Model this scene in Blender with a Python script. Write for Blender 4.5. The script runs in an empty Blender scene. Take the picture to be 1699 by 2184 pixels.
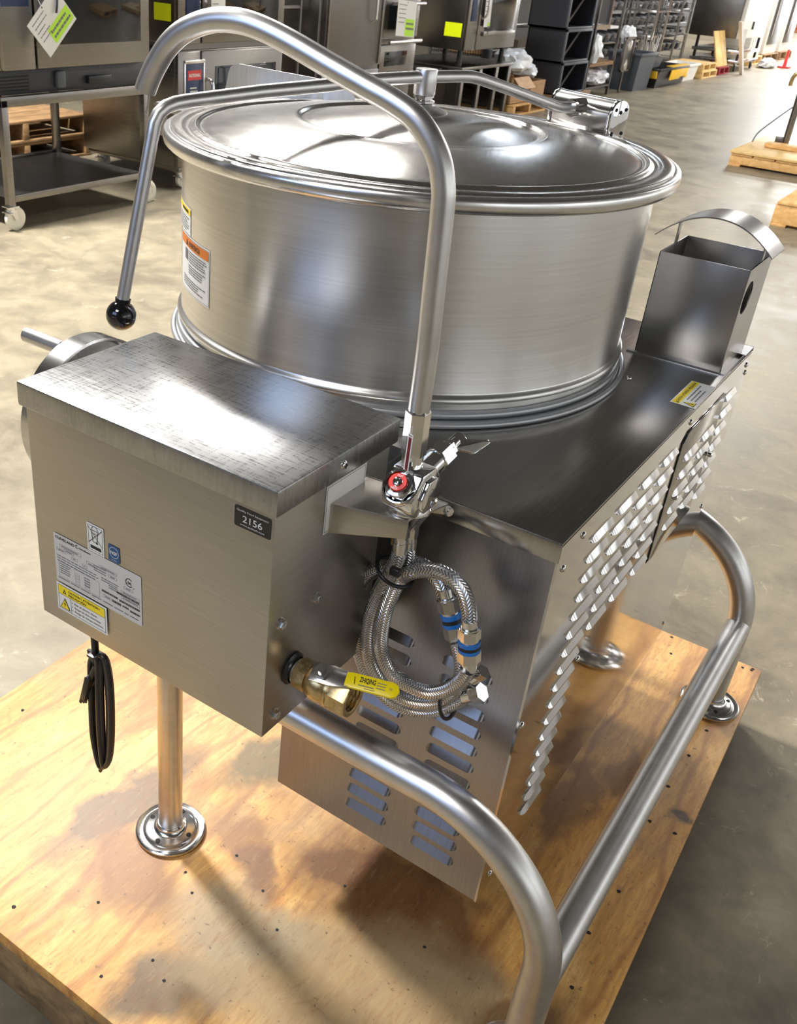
import bpy, bmesh, math, random
from mathutils import Vector, Matrix
random.seed(7)
C = bpy.context.scene.collection
PI = math.pi
# ------------------------------------------------------------------ camera
CAM = Vector((0.259714, -0.901556, 1.303064))
CR = Vector((0.8056124, 0.58876433, 0.06591828))
CU = Vector((-0.34839777, 0.38082217, 0.85650071))
CF = Vector((-0.47917392, 0.71297338, -0.51191924))
FPX, U0, V0 = 2049.556, 641.668, 1093.039
def ray(q): return CF + CR * ((q[0] - U0) / FPX) - CU * ((q[1] - V0) / FPX)
def onp(q, ax, val):            # the point of a known world plane seen at a photo coordinate
    d = ray(q); return CAM + d * ((val - CAM[ax]) / d[ax])
def X(q, v): return onp(q, 0, v)
def Y(q, v): return onp(q, 1, v)
def Z(q, v): return onp(q, 2, v)
def onplane(q, p0, n):
    d = ray(q); n = Vector(n); return CAM + d * ((Vector(p0) - CAM).dot(n) / d.dot(n))
cam = bpy.data.cameras.new('camera'); co = bpy.data.objects.new('camera', cam); C.objects.link(co)
M = Matrix((CR, CU, -CF)).transposed().to_4x4(); M.translation = CAM
co.matrix_world = M
cam.sensor_fit = 'VERTICAL'; cam.sensor_height = 36; cam.sensor_width = 36
cam.lens = FPX / 2184 * 36
cam.shift_x = (1699 / 2 - U0) / 2184; cam.shift_y = (V0 - 2184 / 2) / 2184
cam.clip_start = .02; cam.clip_end = 200
cam.dof.use_dof = True; cam.dof.focus_distance = 1.25; cam.dof.aperture_fstop = 20
bpy.context.scene.camera = co
sc = bpy.context.scene
sc.view_settings.view_transform = 'Standard'; sc.view_settings.look = 'None'
sc.view_settings.gamma = 1; sc.view_settings.use_curve_mapping = False
sc.view_settings.exposure = 0.18
# ------------------------------------------------------------------ materials
MAT = {}
class NT:
    def __init__(s, name):
        s.m = bpy.data.materials.new(name); s.m.use_nodes = True; s.t = s.m.node_tree
        s.b = s.t.nodes['Principled BSDF']; MAT[name] = s.m
    def n(s, typ, **k):
        nd = s.t.nodes.new(typ)
        for a, v in k.items():
            if a.startswith('i_'):
                a = a[2:]; a = int(a) if a.isdigit() else a.replace('_', ' ')
                nd.inputs[a].default_value = v
            else: setattr(nd, a, v)
        return nd
    def l(s, a, b): s.t.links.new(a, b)
    def co(s, scale=(1, 1, 1), uv=False, rot=(0, 0, 0)):
        if uv == 'obj': src = s.n('ShaderNodeTexCoord').outputs['Object']
        elif uv: src = s.n('ShaderNodeTexCoord').outputs['UV']
        else: src = s.n('ShaderNodeNewGeometry').outputs['Position']
        mp = s.n('ShaderNodeMapping'); mp.inputs['Scale'].default_value = scale; mp.inputs['Rotation'].default_value = rot
        s.l(src, mp.inputs['Vector']); return mp.outputs[0]
    def noise(s, vec, sc=1, det=4, rough=.55, dist=0):
        nd = s.n('ShaderNodeTexNoise'); nd.inputs['Scale'].default_value = sc; nd.inputs['Detail'].default_value = det
        nd.inputs['Roughness'].default_value = rough; nd.inputs['Distortion'].default_value = dist
        s.l(vec, nd.inputs['Vector']); return nd.outputs['Fac']
    def ramp(s, f, stops):
        r = s.n('ShaderNodeValToRGB'); el = r.color_ramp.elements
        while len(el) < len(stops): el.new(.5)
        for e, (p, c) in zip(el, stops):
            e.position = p; e.color = (c[0], c[1], c[2], 1) if hasattr(c, '__len__') else (c, c, c, 1)
        s.l(f, r.inputs[0]); return r.outputs[0]
    def rng(s, f, a, b, c, d):
        r = s.n('ShaderNodeMapRange'); 
        for i, v in enumerate((a, b, c, d)): r.inputs[i + 1].default_value = v
        s.l(f, r.inputs[0]); return r.outputs[0]
    def mix(s, f, a, b, mode='MIX'):
        r = s.n('ShaderNodeMix', data_type='RGBA', blend_type=mode)
        if hasattr(f, 'links'): s.l(f, r.inputs[0])
        else: r.inputs[0].default_value = f
        for v, i in ((a, 6), (b, 7)):
            if hasattr(v, 'links'): s.l(v, r.inputs[i])
            else: r.inputs[i].default_value = (*v, 1)
        return r.outputs[2]
    def bump(s, h, st=.1, d=.001):
        r = s.n('ShaderNodeBump'); r.inputs['Strength'].default_value = st; r.inputs['Distance'].default_value = d
        s.l(h, r.inputs['Height']); s.l(r.outputs[0], s.b.inputs['Normal'])
def srgb(r, g, b):
    f = lambda c: ((c / 255 + .055) / 1.055) ** 2.4 if c > 10 else c / 255 / 12.92
    return (f(r), f(g), f(b))
def plain(name, col, rough=.5, metal=0, spec=.5, coat=0):
    t = NT(name); t.b.inputs['Base Color'].default_value = (*col, 1); t.b.inputs['Roughness'].default_value = rough
    t.b.inputs['Metallic'].default_value = metal; t.b.inputs['Specular IOR Level'].default_value = spec
    t.b.inputs['Coat Weight'].default_value = coat
    return t.m
def steel(name, col=(.60, .58, .55), rough=.25, var=.08, scale=(3, 3, 3), brush=(400, 4, 4), bs=.12, aniso=0, uv=False, scratch=0):
    t = NT(name); t.b.inputs['Metallic'].default_value = 1
    v = t.co(scale); n1 = t.noise(v, 1.5, 5)
    vb = t.co(brush, uv); n2 = t.noise(vb, 1, 3, .6)
    a = t.mix(.5, n1, n2); r = t.rng(a, .3, .7, rough - var, rough + var)
    t.l(r, t.b.inputs['Roughness'])
    c = t.mix(t.rng(n2, .3, .7, 0, 1), tuple(x * .93 for x in col), tuple(min(1, x * 1.06) for x in col))
    t.l(c, t.b.inputs['Base Color'])
    if scratch:
        vs = t.co((9, 130, 7), rot=(0, 0, .12)); s1 = t.noise(vs, 3, 6, .75)
        vs2 = t.co((90, 5, 7), rot=(0, 0, .3)); s2 = t.noise(vs2, 3, 6, .75)
        s3 = t.mix(.35, s1, s2)
        rr = t.rng(s3, .38, .62, rough - .05, rough + .14)
        mx = t.n('ShaderNodeMath', operation='ADD'); t.l(r, mx.inputs[0]); t.l(rr, mx.inputs[1])
        m2 = t.n('ShaderNodeMath', operation='MULTIPLY'); t.l(mx.outputs[0], m2.inputs[0]); m2.inputs[1].default_value = .5
        t.l(m2.outputs[0], t.b.inputs['Roughness'])
        c2 = t.mix(t.rng(s3, .36, .64, 0, scratch), c, (.66, .66, .66)); t.l(c2, t.b.inputs['Base Color'])
        n2 = s3
    t.b.inputs['Anisotropic'].default_value = aniso
    if bs: t.bump(n2, bs, .0006)
    if aniso:
        tg = t.n('ShaderNodeTangent', direction_type='RADIAL', axis='Z'); t.l(tg.outputs[0], t.b.inputs['Tangent']); t.b.inputs['Anisotropic'].default_value = aniso; t.b.inputs['Anisotropic Rotation'].default_value = .25
    return t.m
steel('kettle_steel', (.74, .73, .71), .30, .015, brush=(5, 5, 300), bs=0, aniso=.62)
steel('plate_steel', (.85, .84, .82), .42, .03, bs=0)
steel('lid_steel', (.62, .60, .57), .22, .05, brush=(12, 300, 12), bs=.08)
steel('rim_steel', (.80, .795, .785), .24, .02, brush=(40, 40, 40), bs=0)
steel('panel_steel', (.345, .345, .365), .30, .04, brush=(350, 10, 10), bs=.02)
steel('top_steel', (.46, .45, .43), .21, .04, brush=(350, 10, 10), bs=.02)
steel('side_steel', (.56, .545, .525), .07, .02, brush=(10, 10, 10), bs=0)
steel('box_steel', (.52, .495, .455), .32, .03, brush=(12, 12, 400), bs=.012)
steel('lid_top_steel', (.34, .34, .335), .27, .03, brush=(6, 200, 6), bs=.03, scratch=.5)
steel('tube_steel', (.68, .67, .66), .35, .015, brush=(40, 40, 40), bs=0)
steel('flue_steel', (.40, .39, .38), .32, .06, brush=(10, 10, 10), bs=.05)
steel('oven_steel', (.25, .235, .215), .30, .06, brush=(5, 5, 300), bs=.03)
steel('dark_steel', (.20, .19, .18), .35, .06, brush=(5, 5, 100), bs=.03)
plain('chrome', (.86, .86, .86), .06, 1)
plain('satin_chrome', (.75, .74, .72), .18, 1)
plain('inner_dark', (.01, .01, .01), .8)
plain('black_plastic', (.012, .012, .013), .35)
plain('black_gloss', (.006, .006, .007), .06, coat=.5)
plain('black_glass', (.01, .012, .015), .05)
plain('sticker_white', srgb(232, 232, 228), .4)
plain('sticker_silver', srgb(205, 203, 200), .35)
plain('sticker_yellow', srgb(250, 222, 30), .4)
plain('neon_yellow', srgb(238, 255, 0), .5)
plain('lime', srgb(190, 240, 60), .5)
plain('sticker_orange', srgb(225, 120, 30), .4)
plain('sticker_blue', srgb(30, 80, 130), .4)
plain('panel_blue', srgb(28, 46, 84), .3)
plain('sign_red', srgb(215, 60, 60), .4)
plain('ink', (.015, .015, .015), .5)
plain('ink_grey', (.16, .16, .17), .6)
plain('ink_light', (.72, .72, .72), .5)
plain('red_index', srgb(225, 40, 25), .25)
plain('handle_yellow', srgb(245, 220, 10), .3)
plain('seal_blue', srgb(30, 110, 190), .35)
plain('gasket', (.42, .43, .44), .35, .6)
plain('white_rubber', srgb(225, 222, 205), .5)
plain('charcoal_plastic', (.03, .033, .04), .45)
plain('grey_plastic', (.075, .085, .10), .5)
plain('bin_grey', (.10, .11, .115), .5)
plain('crate_yellow', srgb(235, 185, 25), .4)
plain('white_paint', srgb(235, 232, 226), .45)
plain('white_film', srgb(238, 240, 242), .3)
plain('red_paint', srgb(150, 40, 50), .5)
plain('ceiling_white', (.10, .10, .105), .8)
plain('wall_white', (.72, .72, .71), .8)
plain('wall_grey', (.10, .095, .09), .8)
plain('lamp_housing', (.5, .5, .5), .5)
plain('red_bucket', srgb(110, 20, 30), .5)
def brass():
    t = NT('brass'); t.b.inputs['Metallic'].default_value = 1
    n = t.noise(t.co((1, 1, 1)), 120, 4)
    t.l(t.ramp(n, [(.3, (.46, .33, .14)), (.7, (.72, .56, .30))]), t.b.inputs['Base Color'])
    t.l(t.rng(n, .3, .7, .22, .4), t.b.inputs['Roughness']); t.bump(n, .3, .0006)
brass()
def braid():
    t = NT('braided_steel'); t.b.inputs['Metallic'].default_value = 1
    v = t.co((1, 1, 1), True)
    sx = t.n('ShaderNodeSeparateXYZ'); t.l(v, sx.inputs[0])
    def m(op, a, b):
        nd = t.n('ShaderNodeMath', operation=op)
        for i, q in enumerate((a, b)):
            if q is None: continue
            if hasattr(q, 'links'): t.l(q, nd.inputs[i])
            else: nd.inputs[i].default_value = q
        return nd.outputs[0]
    # herringbone: bands around the tube with strands leaning alternately
    band = m('MULTIPLY', sx.outputs[0], 12.0)
    par = m('PINGPONG', band, 1.0)
    ph = m('ADD', m('MULTIPLY', sx.outputs[1], 270.0), m('MULTIPLY', par, 1.0))
    w = m('PINGPONG', ph, .5)
    hgt = m('MULTIPLY', w, 2.0)
    t.l(t.ramp(hgt, [(0, .22), (.35, .66), (1, .92)]), t.b.inputs['Base Color'])
    t.b.inputs['Roughness'].default_value = .32
    t.bump(hgt, .7, .0015)
braid()
def concrete():
    t = NT('concrete'); v = t.co((1, 1, 1))
    a = t.noise(v, .55, 6, .6, .3); b = t.noise(v, 4, 8, .7, .5); c = t.noise(v, 28, 6, .7)
    base = t.ramp(a, [(.32, srgb(98, 90, 76)), (.5, srgb(124, 115, 96)), (.68, srgb(152, 141, 116))])
    d = t.mix(t.rng(b, .35, .65, 0, 1), srgb(98, 90, 77), srgb(164, 153, 127))
    e = t.mix(.55, base, d)
    f = t.mix(t.rng(c, .35, .65, 0, .2), e, srgb(96, 88, 78))
    w = t.ramp(t.noise(t.co((1, 1, 1)), 9, 8, .8, 1.2), [(.60, 0), (.68, 1)])
    g = t.mix(t.mix(.5, w, (0, 0, 0)), f, srgb(205, 195, 172))
    t.l(g, t.b.inputs['Base Color'])
    t.l(t.rng(b, .3, .7, .34, .5), t.b.inputs['Roughness']); t.bump(c, .04, .002); t.b.inputs['Specular IOR Level'].default_value = .38
concrete()
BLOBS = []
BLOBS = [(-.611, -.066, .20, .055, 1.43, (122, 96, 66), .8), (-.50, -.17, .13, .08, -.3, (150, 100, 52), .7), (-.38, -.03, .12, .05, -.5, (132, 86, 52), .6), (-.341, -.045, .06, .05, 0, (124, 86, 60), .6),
         (-.14, .04, .22, .12, -.1, (104, 66, 36), .8), (-.03, -.02, .10, .05, .3, (98, 62, 34), .8), (-.31, -.29, .14, .07, .86, (112, 92, 66), .8), (-.10, -.13, .34, .16, .43, (176, 152, 112), .75), (-.30, -.14, .14, .08, .2, (168, 150, 118), .7),  # dark brown entries at the start paint in the shade under the cabinet
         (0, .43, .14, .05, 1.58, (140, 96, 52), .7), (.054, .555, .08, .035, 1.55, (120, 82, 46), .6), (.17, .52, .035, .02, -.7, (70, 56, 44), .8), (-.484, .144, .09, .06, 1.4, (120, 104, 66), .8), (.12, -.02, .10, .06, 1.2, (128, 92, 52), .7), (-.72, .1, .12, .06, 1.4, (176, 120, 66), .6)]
def plywood(name, light=0, flip=False):
    t = NT(name)
    sc_ = (6, 1.1, 6)
    v = t.co(sc_, rot=(0, 0, -.08)); grain = t.noise(v, 2.2, 8, .65, 1.6)
    fine = t.noise(t.co((60, 7, 60), rot=(0, 0, -.08)), 2, 6, .7)
    wv = t.n('ShaderNodeTexWave', wave_type='BANDS', bands_direction='X'); wv.inputs['Scale'].default_value = 2.2
    wv.inputs['Distortion'].default_value = 9; wv.inputs['Detail'].default_value = 3; wv.inputs['Detail Scale'].default_value = 1.2
    t.l(t.co((1.6, .55, 1), rot=(0, 0, -.08)), wv.inputs['Vector'])
    base = t.ramp(grain, [(.3, srgb(184, 126, 58)), (.5, srgb(218, 164, 86)), (.7, srgb(234, 190, 116))])
    b2 = t.mix(t.rng(fine, .4, .66, 0, .42), base, srgb(150, 98, 52))
    rings = t.ramp(wv.outputs['Fac'], [(0, 1), (.045, .45), (.13, 0)])
    b3 = t.mix(t.mix(.55, rings, (0, 0, 0)), b2, srgb(128, 74, 40))
    st = t.noise(t.co((1.4, 1, 1), rot=(0, 0, -.08)), 3.1, 7, .62, .8)
    b4 = t.mix(t.rng(st, .55, .72, 0, .75), b3, srgb(112, 66, 44))
    gy = t.noise(t.co((1, 1, 1)), 2.3, 6, .6, .4)
    b5 = t.mix(t.rng(gy, .52, .68, 0, .6), b4, srgb(150, 128, 100))
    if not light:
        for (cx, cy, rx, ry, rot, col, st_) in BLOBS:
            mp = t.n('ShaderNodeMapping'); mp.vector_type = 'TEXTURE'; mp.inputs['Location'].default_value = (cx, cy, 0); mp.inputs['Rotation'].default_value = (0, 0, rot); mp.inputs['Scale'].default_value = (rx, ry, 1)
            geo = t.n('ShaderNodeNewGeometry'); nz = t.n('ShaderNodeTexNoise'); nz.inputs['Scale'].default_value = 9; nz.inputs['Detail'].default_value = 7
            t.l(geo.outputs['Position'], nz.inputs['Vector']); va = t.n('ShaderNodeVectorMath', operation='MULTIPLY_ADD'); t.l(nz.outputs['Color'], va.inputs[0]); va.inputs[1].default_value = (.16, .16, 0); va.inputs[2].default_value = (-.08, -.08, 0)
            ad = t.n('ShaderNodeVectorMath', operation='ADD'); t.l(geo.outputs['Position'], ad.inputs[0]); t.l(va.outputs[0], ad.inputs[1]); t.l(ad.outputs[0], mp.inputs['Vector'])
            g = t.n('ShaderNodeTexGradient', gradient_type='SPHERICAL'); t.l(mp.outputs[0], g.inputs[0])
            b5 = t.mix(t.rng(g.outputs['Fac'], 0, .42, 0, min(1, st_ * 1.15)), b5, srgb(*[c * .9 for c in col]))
    fib = t.noise(t.co((170, 26, 60), rot=(0, 0, -.12)), 1, 5, .75)
    b5 = t.mix(t.rng(fib, .52, .70, 0, .38), b5, srgb(138, 92, 50)); b5 = t.mix(t.rng(fib, .45, .30, 0, .12), b5, srgb(240, 212, 150))
    mid = t.noise(t.co((14, 5, 6), rot=(0, 0, -.3)), 2, 8, .75, 2.0)
    b5 = t.mix(t.rng(mid, .54, .66, 0, .42), b5, srgb(134, 88, 50))
    sp = t.noise(t.co((1, 1, 1)), 75, 4, .7)
    b6 = t.mix(t.rng(sp, .62, .70, 0, .75), b5, srgb(70, 44, 28))
    if light: b6 = t.mix(light, b6, srgb(235, 205, 140))
    t.l(b6, t.b.inputs['Base Color']); t.b.inputs['Roughness'].default_value = .5
    t.bump(fine, .25, .001)
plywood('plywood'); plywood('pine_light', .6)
def wood2(name, c1, c2):
    t = NT(name); n = t.noise(t.co((8, 3, 12)), 3, 6, .6, .6)
    t.l(t.ramp(n, [(.3, c1), (.7, c2)]), t.b.inputs['Base Color']); t.b.inputs['Roughness'].default_value = .65
    t.bump(n, .2, .002)
wood2('old_board', srgb(88, 70, 48), srgb(150, 125, 88))
wood2('pallet_wood', srgb(196, 146, 84), srgb(230, 188, 124))
wood2('brown_pallet', srgb(110, 84, 56), srgb(160, 126, 86))
wood2('cardboard', srgb(160, 122, 84), srgb(196, 156, 112))
def brick():
    t = NT('brick'); b = t.n('ShaderNodeTexBrick'); b.inputs['Scale'].default_value = 2.2
    b.inputs['Color1'].default_value = (*srgb(200, 120, 70), 1); b.inputs['Color2'].default_value = (*srgb(176, 96, 56), 1)
    b.inputs['Mortar'].default_value = (*srgb(205, 175, 150), 1)
    t.l(t.co((1, 1, 1), rot=(PI / 2, 0, 0)), b.inputs['Vector']); t.l(b.outputs[0], t.b.inputs['Base Color'])
brick()
def crinkle(name, col, metal, rough):
    t = NT(name); t.b.inputs['Base Color'].default_value = (*col, 1); t.b.inputs['Metallic'].default_value = metal
    t.b.inputs['Roughness'].default_value = rough
    n = t.noise(t.co((1, 1, 1)), 14, 6, .65, 1.5); t.bump(n, 1, .03)
crinkle('foil_film', (.75, .76, .8), .85, .22); crinkle('plastic_film', (.86, .87, .88), 0, .22)
def emis(name, col, s):
    t = NT(name); t.b.inputs['Base Color'].default_value = (0, 0, 0, 1)
    t.b.inputs['Emission Color'].default_value = (*col, 1); t.b.inputs['Emission Strength'].default_value = s
emis('daylight', (.92, .97, 1), 20)
emis('window_light', (.95, .98, 1), 1.6)  # glow of the added panels on the right wall
emis('cool_window', (.42, .60, 1), 3.6)
emis('lamp_face', (1, .97, .92), 30)
# ------------------------------------------------------------------ mesh builder
def frame(d):
    d = Vector(d).normalized(); a = Vector((0, 0, 1)) if abs(d.z) < .9 else Vector((1, 0, 0))
    u = d.cross(a).normalized(); return u, d.cross(u).normalized(), d
class MB:
    def __init__(s, *mats): s.v = []; s.f = []; s.m = []; s.uv = []; s.mats = list(mats); s.has_uv = False
    def mi(s, m):
        if m is None: return 0
        if m not in s.mats: s.mats.append(m)
        return s.mats.index(m)
    def add(s, vs, fs, m=None, uvs=None):
        o = len(s.v); s.v += [Vector(x) for x in vs]; k = s.mi(m)
        for i, f in enumerate(fs):
            s.f.append([a + o for a in f]); s.m.append(k); s.uv.append(uvs[i] if uvs else None)
        if uvs: s.has_uv = True
        return s
    def box(s, x0, x1, y0, y1, z0, z1, m=None, bev=0, mat=None, seg=2):
        bm = bmesh.new(); bmesh.ops.create_cube(bm, size=1)
        for v in bm.verts: v.co = Vector(((x0 + x1) / 2 + v.co.x * (x1 - x0), (y0 + y1) / 2 + v.co.y * (y1 - y0), (z0 + z1) / 2 + v.co.z * (z1 - z0)))
        if bev: bmesh.ops.bevel(bm, geom=bm.edges[:], offset=bev, segments=seg, profile=.5, affect='EDGES')
        return s.bm(bm, m, mat)
    def bm(s, bm, m=None, mat=None):
        bm.verts.index_update()
        vs = [(mat @ v.co if mat else v.co.copy()) for v in bm.verts]; fs = [[v.index for v in f.verts] for f in bm.faces]
        bm.free(); return s.add(vs, fs, m)
    def obox(s, p0, p1, w, h, m=None, bev=0, up=(0, 0, 1)):     # a bar between two points
        p0, p1 = Vector(p0), Vector(p1); d = (p1 - p0); L = d.length; d.normalize(); up = Vector(up)
        sx = d.cross(up)
        if sx.length < 1e-4: sx = d.cross(Vector((1, 0, 0)))
        sx.normalize(); uz = sx.cross(d)
        mt = Matrix((sx, d, uz)).transposed().to_4x4(); mt.translation = (p0 + p1) / 2
        return s.box(-w / 2, w / 2, -L / 2, L / 2, -h / 2, h / 2, m, bev, mt)
    def cyl(s, p0, p1, r0, r1=None, n=24, m=None, caps=True):
        r1 = r0 if r1 is None else r1; p0, p1 = Vector(p0), Vector(p1); u, w, d = frame(p1 - p0); vs = []
        for p, r in ((p0, r0), (p1, r1)):
            for i in range(n): a = 2 * PI * i / n; vs.append(p + (u * math.cos(a) + w * math.sin(a)) * r)
        fs = [[i, (i + 1) % n, n + (i + 1) % n, n + i] for i in range(n)]
        if caps: fs += [list(range(n))[::-1], list(range(n, 2 * n))]
        return s.add(vs, fs, m)
    def lathe(s, c, prof, n=64, m=None, axis=(0, 0, 1), close=False, a0=0, a1=2 * PI):
        c = Vector(c); u, w, d = frame(axis); vs = []; full = abs(a1 - a0 - 2 * PI) < 1e-6; k = n if full else n + 1
        for r, z in prof:
            for i in range(k): a = a0 + (a1 - a0) * i / n; vs.append(c + (u * math.cos(a) + w * math.sin(a)) * r + d * z)
        fs = []; P = len(prof)
        for j in range(P - 1 + (1 if close else 0)):
            j2 = (j + 1) % P
            for i in range(n):
                i2 = (i + 1) % k if full else i + 1
                fs.append([j * k + i, j * k + i2, j2 * k + i2, j2 * k + i])
        return s.add(vs, fs, m)
    def tube(s, pts, r, n=16, m=None, smooth=0, caps=True, inner=None):
        pts = [Vector(p) for p in pts]
        if smooth: pts = spline(pts, smooth)
        rs = r if hasattr(r, '__len__') else [r] * len(pts)
        vs = []; L = [0]; u = None
        for i, p in enumerate(pts):
            t = (pts[min(i + 1, len(pts) - 1)] - pts[max(i - 1, 0)]).normalized()
            if u is None: u, w, _ = frame(t)
            else: u = (u - t * u.dot(t)).normalized(); w = t.cross(u)
            if i: L.append(L[-1] + (p - pts[i - 1]).length)
            for j in range(n): a = 2 * PI * j / n; vs.append(p + (u * math.cos(a) + w * math.sin(a)) * rs[i])
        fs, uvs = [], []
        for i in range(len(pts) - 1):
            for j in range(n):
                j2 = (j + 1) % n; fs.append([i * n + j, i * n + j2, (i + 1) * n + j2, (i + 1) * n + j])
                uvs.append([(j / n, L[i]), ((j + 1) / n, L[i]), ((j + 1) / n, L[i + 1]), (j / n, L[i + 1])])
        if caps:
            e = (len(pts) - 1) * n
            fs += [list(range(n))[::-1], list(range(e, e + n))]; uvs += [[(0, 0)] * n] * 2
        return s.add(vs, fs, m, uvs)
    def sphere(s, c, r, m=None, n=32, sq=(1, 1, 1)):
        bm = bmesh.new(); bmesh.ops.create_uvsphere(bm, u_segments=n, v_segments=n // 2, radius=r)
        return s.bm(bm, m, Matrix.Translation(c) @ Matrix.Diagonal((*sq, 1)))
    def prism(s, pts, ext, m=None, bev=0):      # planar polygon extruded along a vector
        pts = [Vector(p) for p in pts]; ext = Vector(ext); bm = bmesh.new()
        f = bm.faces.new([bm.verts.new(p) for p in pts]); r = bmesh.ops.extrude_face_region(bm, geom=[f])
        bmesh.ops.translate(bm, verts=[g for g in r['geom'] if isinstance(g, bmesh.types.BMVert)], vec=ext)
        bmesh.ops.recalc_face_normals(bm, faces=bm.faces[:])
        if bev: bmesh.ops.bevel(bm, geom=bm.edges[:], offset=bev, segments=2, profile=.5, affect='EDGES')
        return s.bm(bm, m)
    def build(s, name, mat=None, parent=None, sm=True, ang=35, recalc=True):
        off = Vector((0, 0, 0)); q = parent
        while q: off += q.location; q = q.parent
        me = bpy.data.meshes.new(name); me.from_pydata([v - off for v in s.v], [], s.f)
        mats = [mat or s.mats[0]] + s.mats[1:] if s.mats else [mat]
        for k in mats: me.materials.append(MAT[k])
        me.polygons.foreach_set('material_index', s.m)
        if s.has_uv:
            l = me.uv_layers.new(name='UVMap'); i = 0
            for f, uv in zip(s.f, s.uv):
                for j in range(len(f)): l.data[i].uv = uv[j] if uv else (0, 0); i += 1
        if recalc:
            bm = bmesh.new(); bm.from_mesh(me); bmesh.ops.recalc_face_normals(bm, faces=bm.faces[:]); bm.to_mesh(me); bm.free()
        if sm:
            me.polygons.foreach_set('use_smooth', [True] * len(me.polygons)); me.set_sharp_from_angle(angle=math.radians(ang))
        me.update(); o = bpy.data.objects.new(name, me); C.objects.link(o)
        if parent: o.parent = parent
        return o
def N(mat): mb = MB(mat); return mb
def spline(p, k):
    out = []
    for i in range(len(p) - 1):
        a = p[max(i - 1, 0)]; b = p[i]; c = p[i + 1]; d = p[min(i + 2, len(p) - 1)]
        for j in range(k):
            t = j / k
            out.append(.5 * ((2 * b) + (c - a) * t + (2 * a - 5 * b + 4 * c - d) * t * t + (3 * b - a - 3 * c + d) * t ** 3))
    return out + [p[-1]]
def arc(c, u, w, r, a0, a1, n):
    c, u, w = Vector(c), Vector(u), Vector(w)
    return [c + (u * math.cos(a0 + (a1 - a0) * i / n) + w * math.sin(a0 + (a1 - a0) * i / n)) * r for i in range(n + 1)]
def tag(o, label, cat, group=None, kind=None):
    o['label'] = label; o['category'] = cat
    if group: o['group'] = group
    if kind: o['kind'] = kind
    return o
def thing(name, loc, label, cat, group=None):
    o = bpy.data.objects.new(name, None); C.objects.link(o); o.location = loc; o.empty_display_size = .1
    return tag(o, label, cat, group)
def lab(o, s): o['label'] = s; return o
def struct(o): o['kind'] = 'structure'; return o
def copy_tree(o, parent=None):
    c = o.copy(); C.objects.link(c); c.parent = parent
    for ch in [q for q in o.children]: copy_tree(ch, c)
    return c
# flat / curved decals: F(u, v, h) -> world point
_txt = {}
def textmesh(body, bold=0):
    key = (body, bold)
    if key not in _txt:
        cu = bpy.data.curves.new('t', 'FONT'); cu.body = body; cu.size = 1; cu.resolution_u = 3; cu.offset = bold
        o = bpy.data.objects.new('t', cu); C.objects.link(o)
        dg = bpy.context.evaluated_depsgraph_get(); me = bpy.data.meshes.new_from_object(o.evaluated_get(dg))
        vs = [v.co.copy() for v in me.vertices]; fs = [list(f.vertices) for f in me.polygons]
        bpy.data.objects.remove(o); bpy.data.meshes.remove(me); bpy.data.curves.remove(cu)
        _txt[key] = (vs, fs)
    return _txt[key]
class Decal:
    def __init__(s, F, mat): s.F = F; s.mb = MB(mat)
    def rect(s, u0, v0, u1, v1, m, h=.0004, n=1):
        vs = []; 
        for i in range(n + 1):
            u = u0 + (u1 - u0) * i / n; vs += [s.F(u, v0, h), s.F(u, v1, h)]
        s.mb.add(vs, [[2 * i, 2 * i + 2, 2 * i + 3, 2 * i + 1] for i in range(n)], m)
    def frame(s, u0, v0, u1, v1, t, m, h=.0006, n=1):
        s.rect(u0, v0, u1, v0 + t, m, h, n); s.rect(u0, v1 - t, u1, v1, m, h, n); s.rect(u0, v0, u0 + t, v1, m, h); s.rect(u1 - t, v0, u1, v1, m, h)
    def poly(s, pts, m, h=.0006): s.mb.add([s.F(u, v, h) for u, v in pts], [list(range(len(pts)))], m)
    def line(s, a, b, t, m, h=.0008):
        a, b = Vector(a).to_3d(), Vector(b).to_3d(); d = (b - a).normalized(); n = Vector((-d.y, d.x, 0)) * t / 2
        s.poly([(q.x, q.y) for q in (a - n, b - n, b + n, a + n)], m, h)
    def rrect(s, u0, v0, u1, v1, r, m, h=.0004):
        pts = []
        for cx, cy, a in ((u1 - r, v1 - r, 0), (u0 + r, v1 - r, 90), (u0 + r, v0 + r, 180), (u1 - r, v0 + r, 270)):
            for k in range(5): t = math.radians(a + 22.5 * k); pts.append((cx + r * math.cos(t), cy + r * math.sin(t)))
        s.poly(pts, m, h)
    def ring(s, c, r0, r1, m, h=.0008, a0=0, a1=2 * PI, n=28):
        vs = []
        for i in range(n + 1):
            a = a0 + (a1 - a0) * i / n
            for r in (r0, r1): vs.append(s.F(c[0] + r * math.cos(a), c[1] + r * math.sin(a), h))
        s.mb.add(vs, [[2 * i, 2 * i + 1, 2 * i + 3, 2 * i + 2] for i in range(n)], m)
    def text(s, body, u, v, size, m, h=.0009, width=None, bold=0, center=False):
        vs, fs = textmesh(body, bold)
        if not vs: return
        x0 = min(q.x for q in vs); x1 = max(q.x for q in vs); k = size; kx = width / (x1 - x0) if width else k
        if center: u -= (x1 - x0) * kx / 2
        s.mb.add([s.F(u + (q.x - x0) * kx, v + q.y * k, h) for q in vs], fs, m)
    def bars(s, u0, u1, v, n, dv, t, m, rnd=.25, h=.0008, seg=1):   # lines of small illegible print
        for i in range(n):
            e = u1 - (u1 - u0) * random.random() * rnd; a = u0
            while a < e:
                b = min(e, a + (u1 - u0) * random.uniform(.05, .16)); s.rect(a, v - i * dv, b, v - i * dv + t, m, h, seg); a = b + (u1 - u0) * .018
    def build(s, name, parent, label=None):
        o = s.mb.build(name, None, parent, sm=False, recalc=False)
        if label: o['label'] = label
        return o
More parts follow.
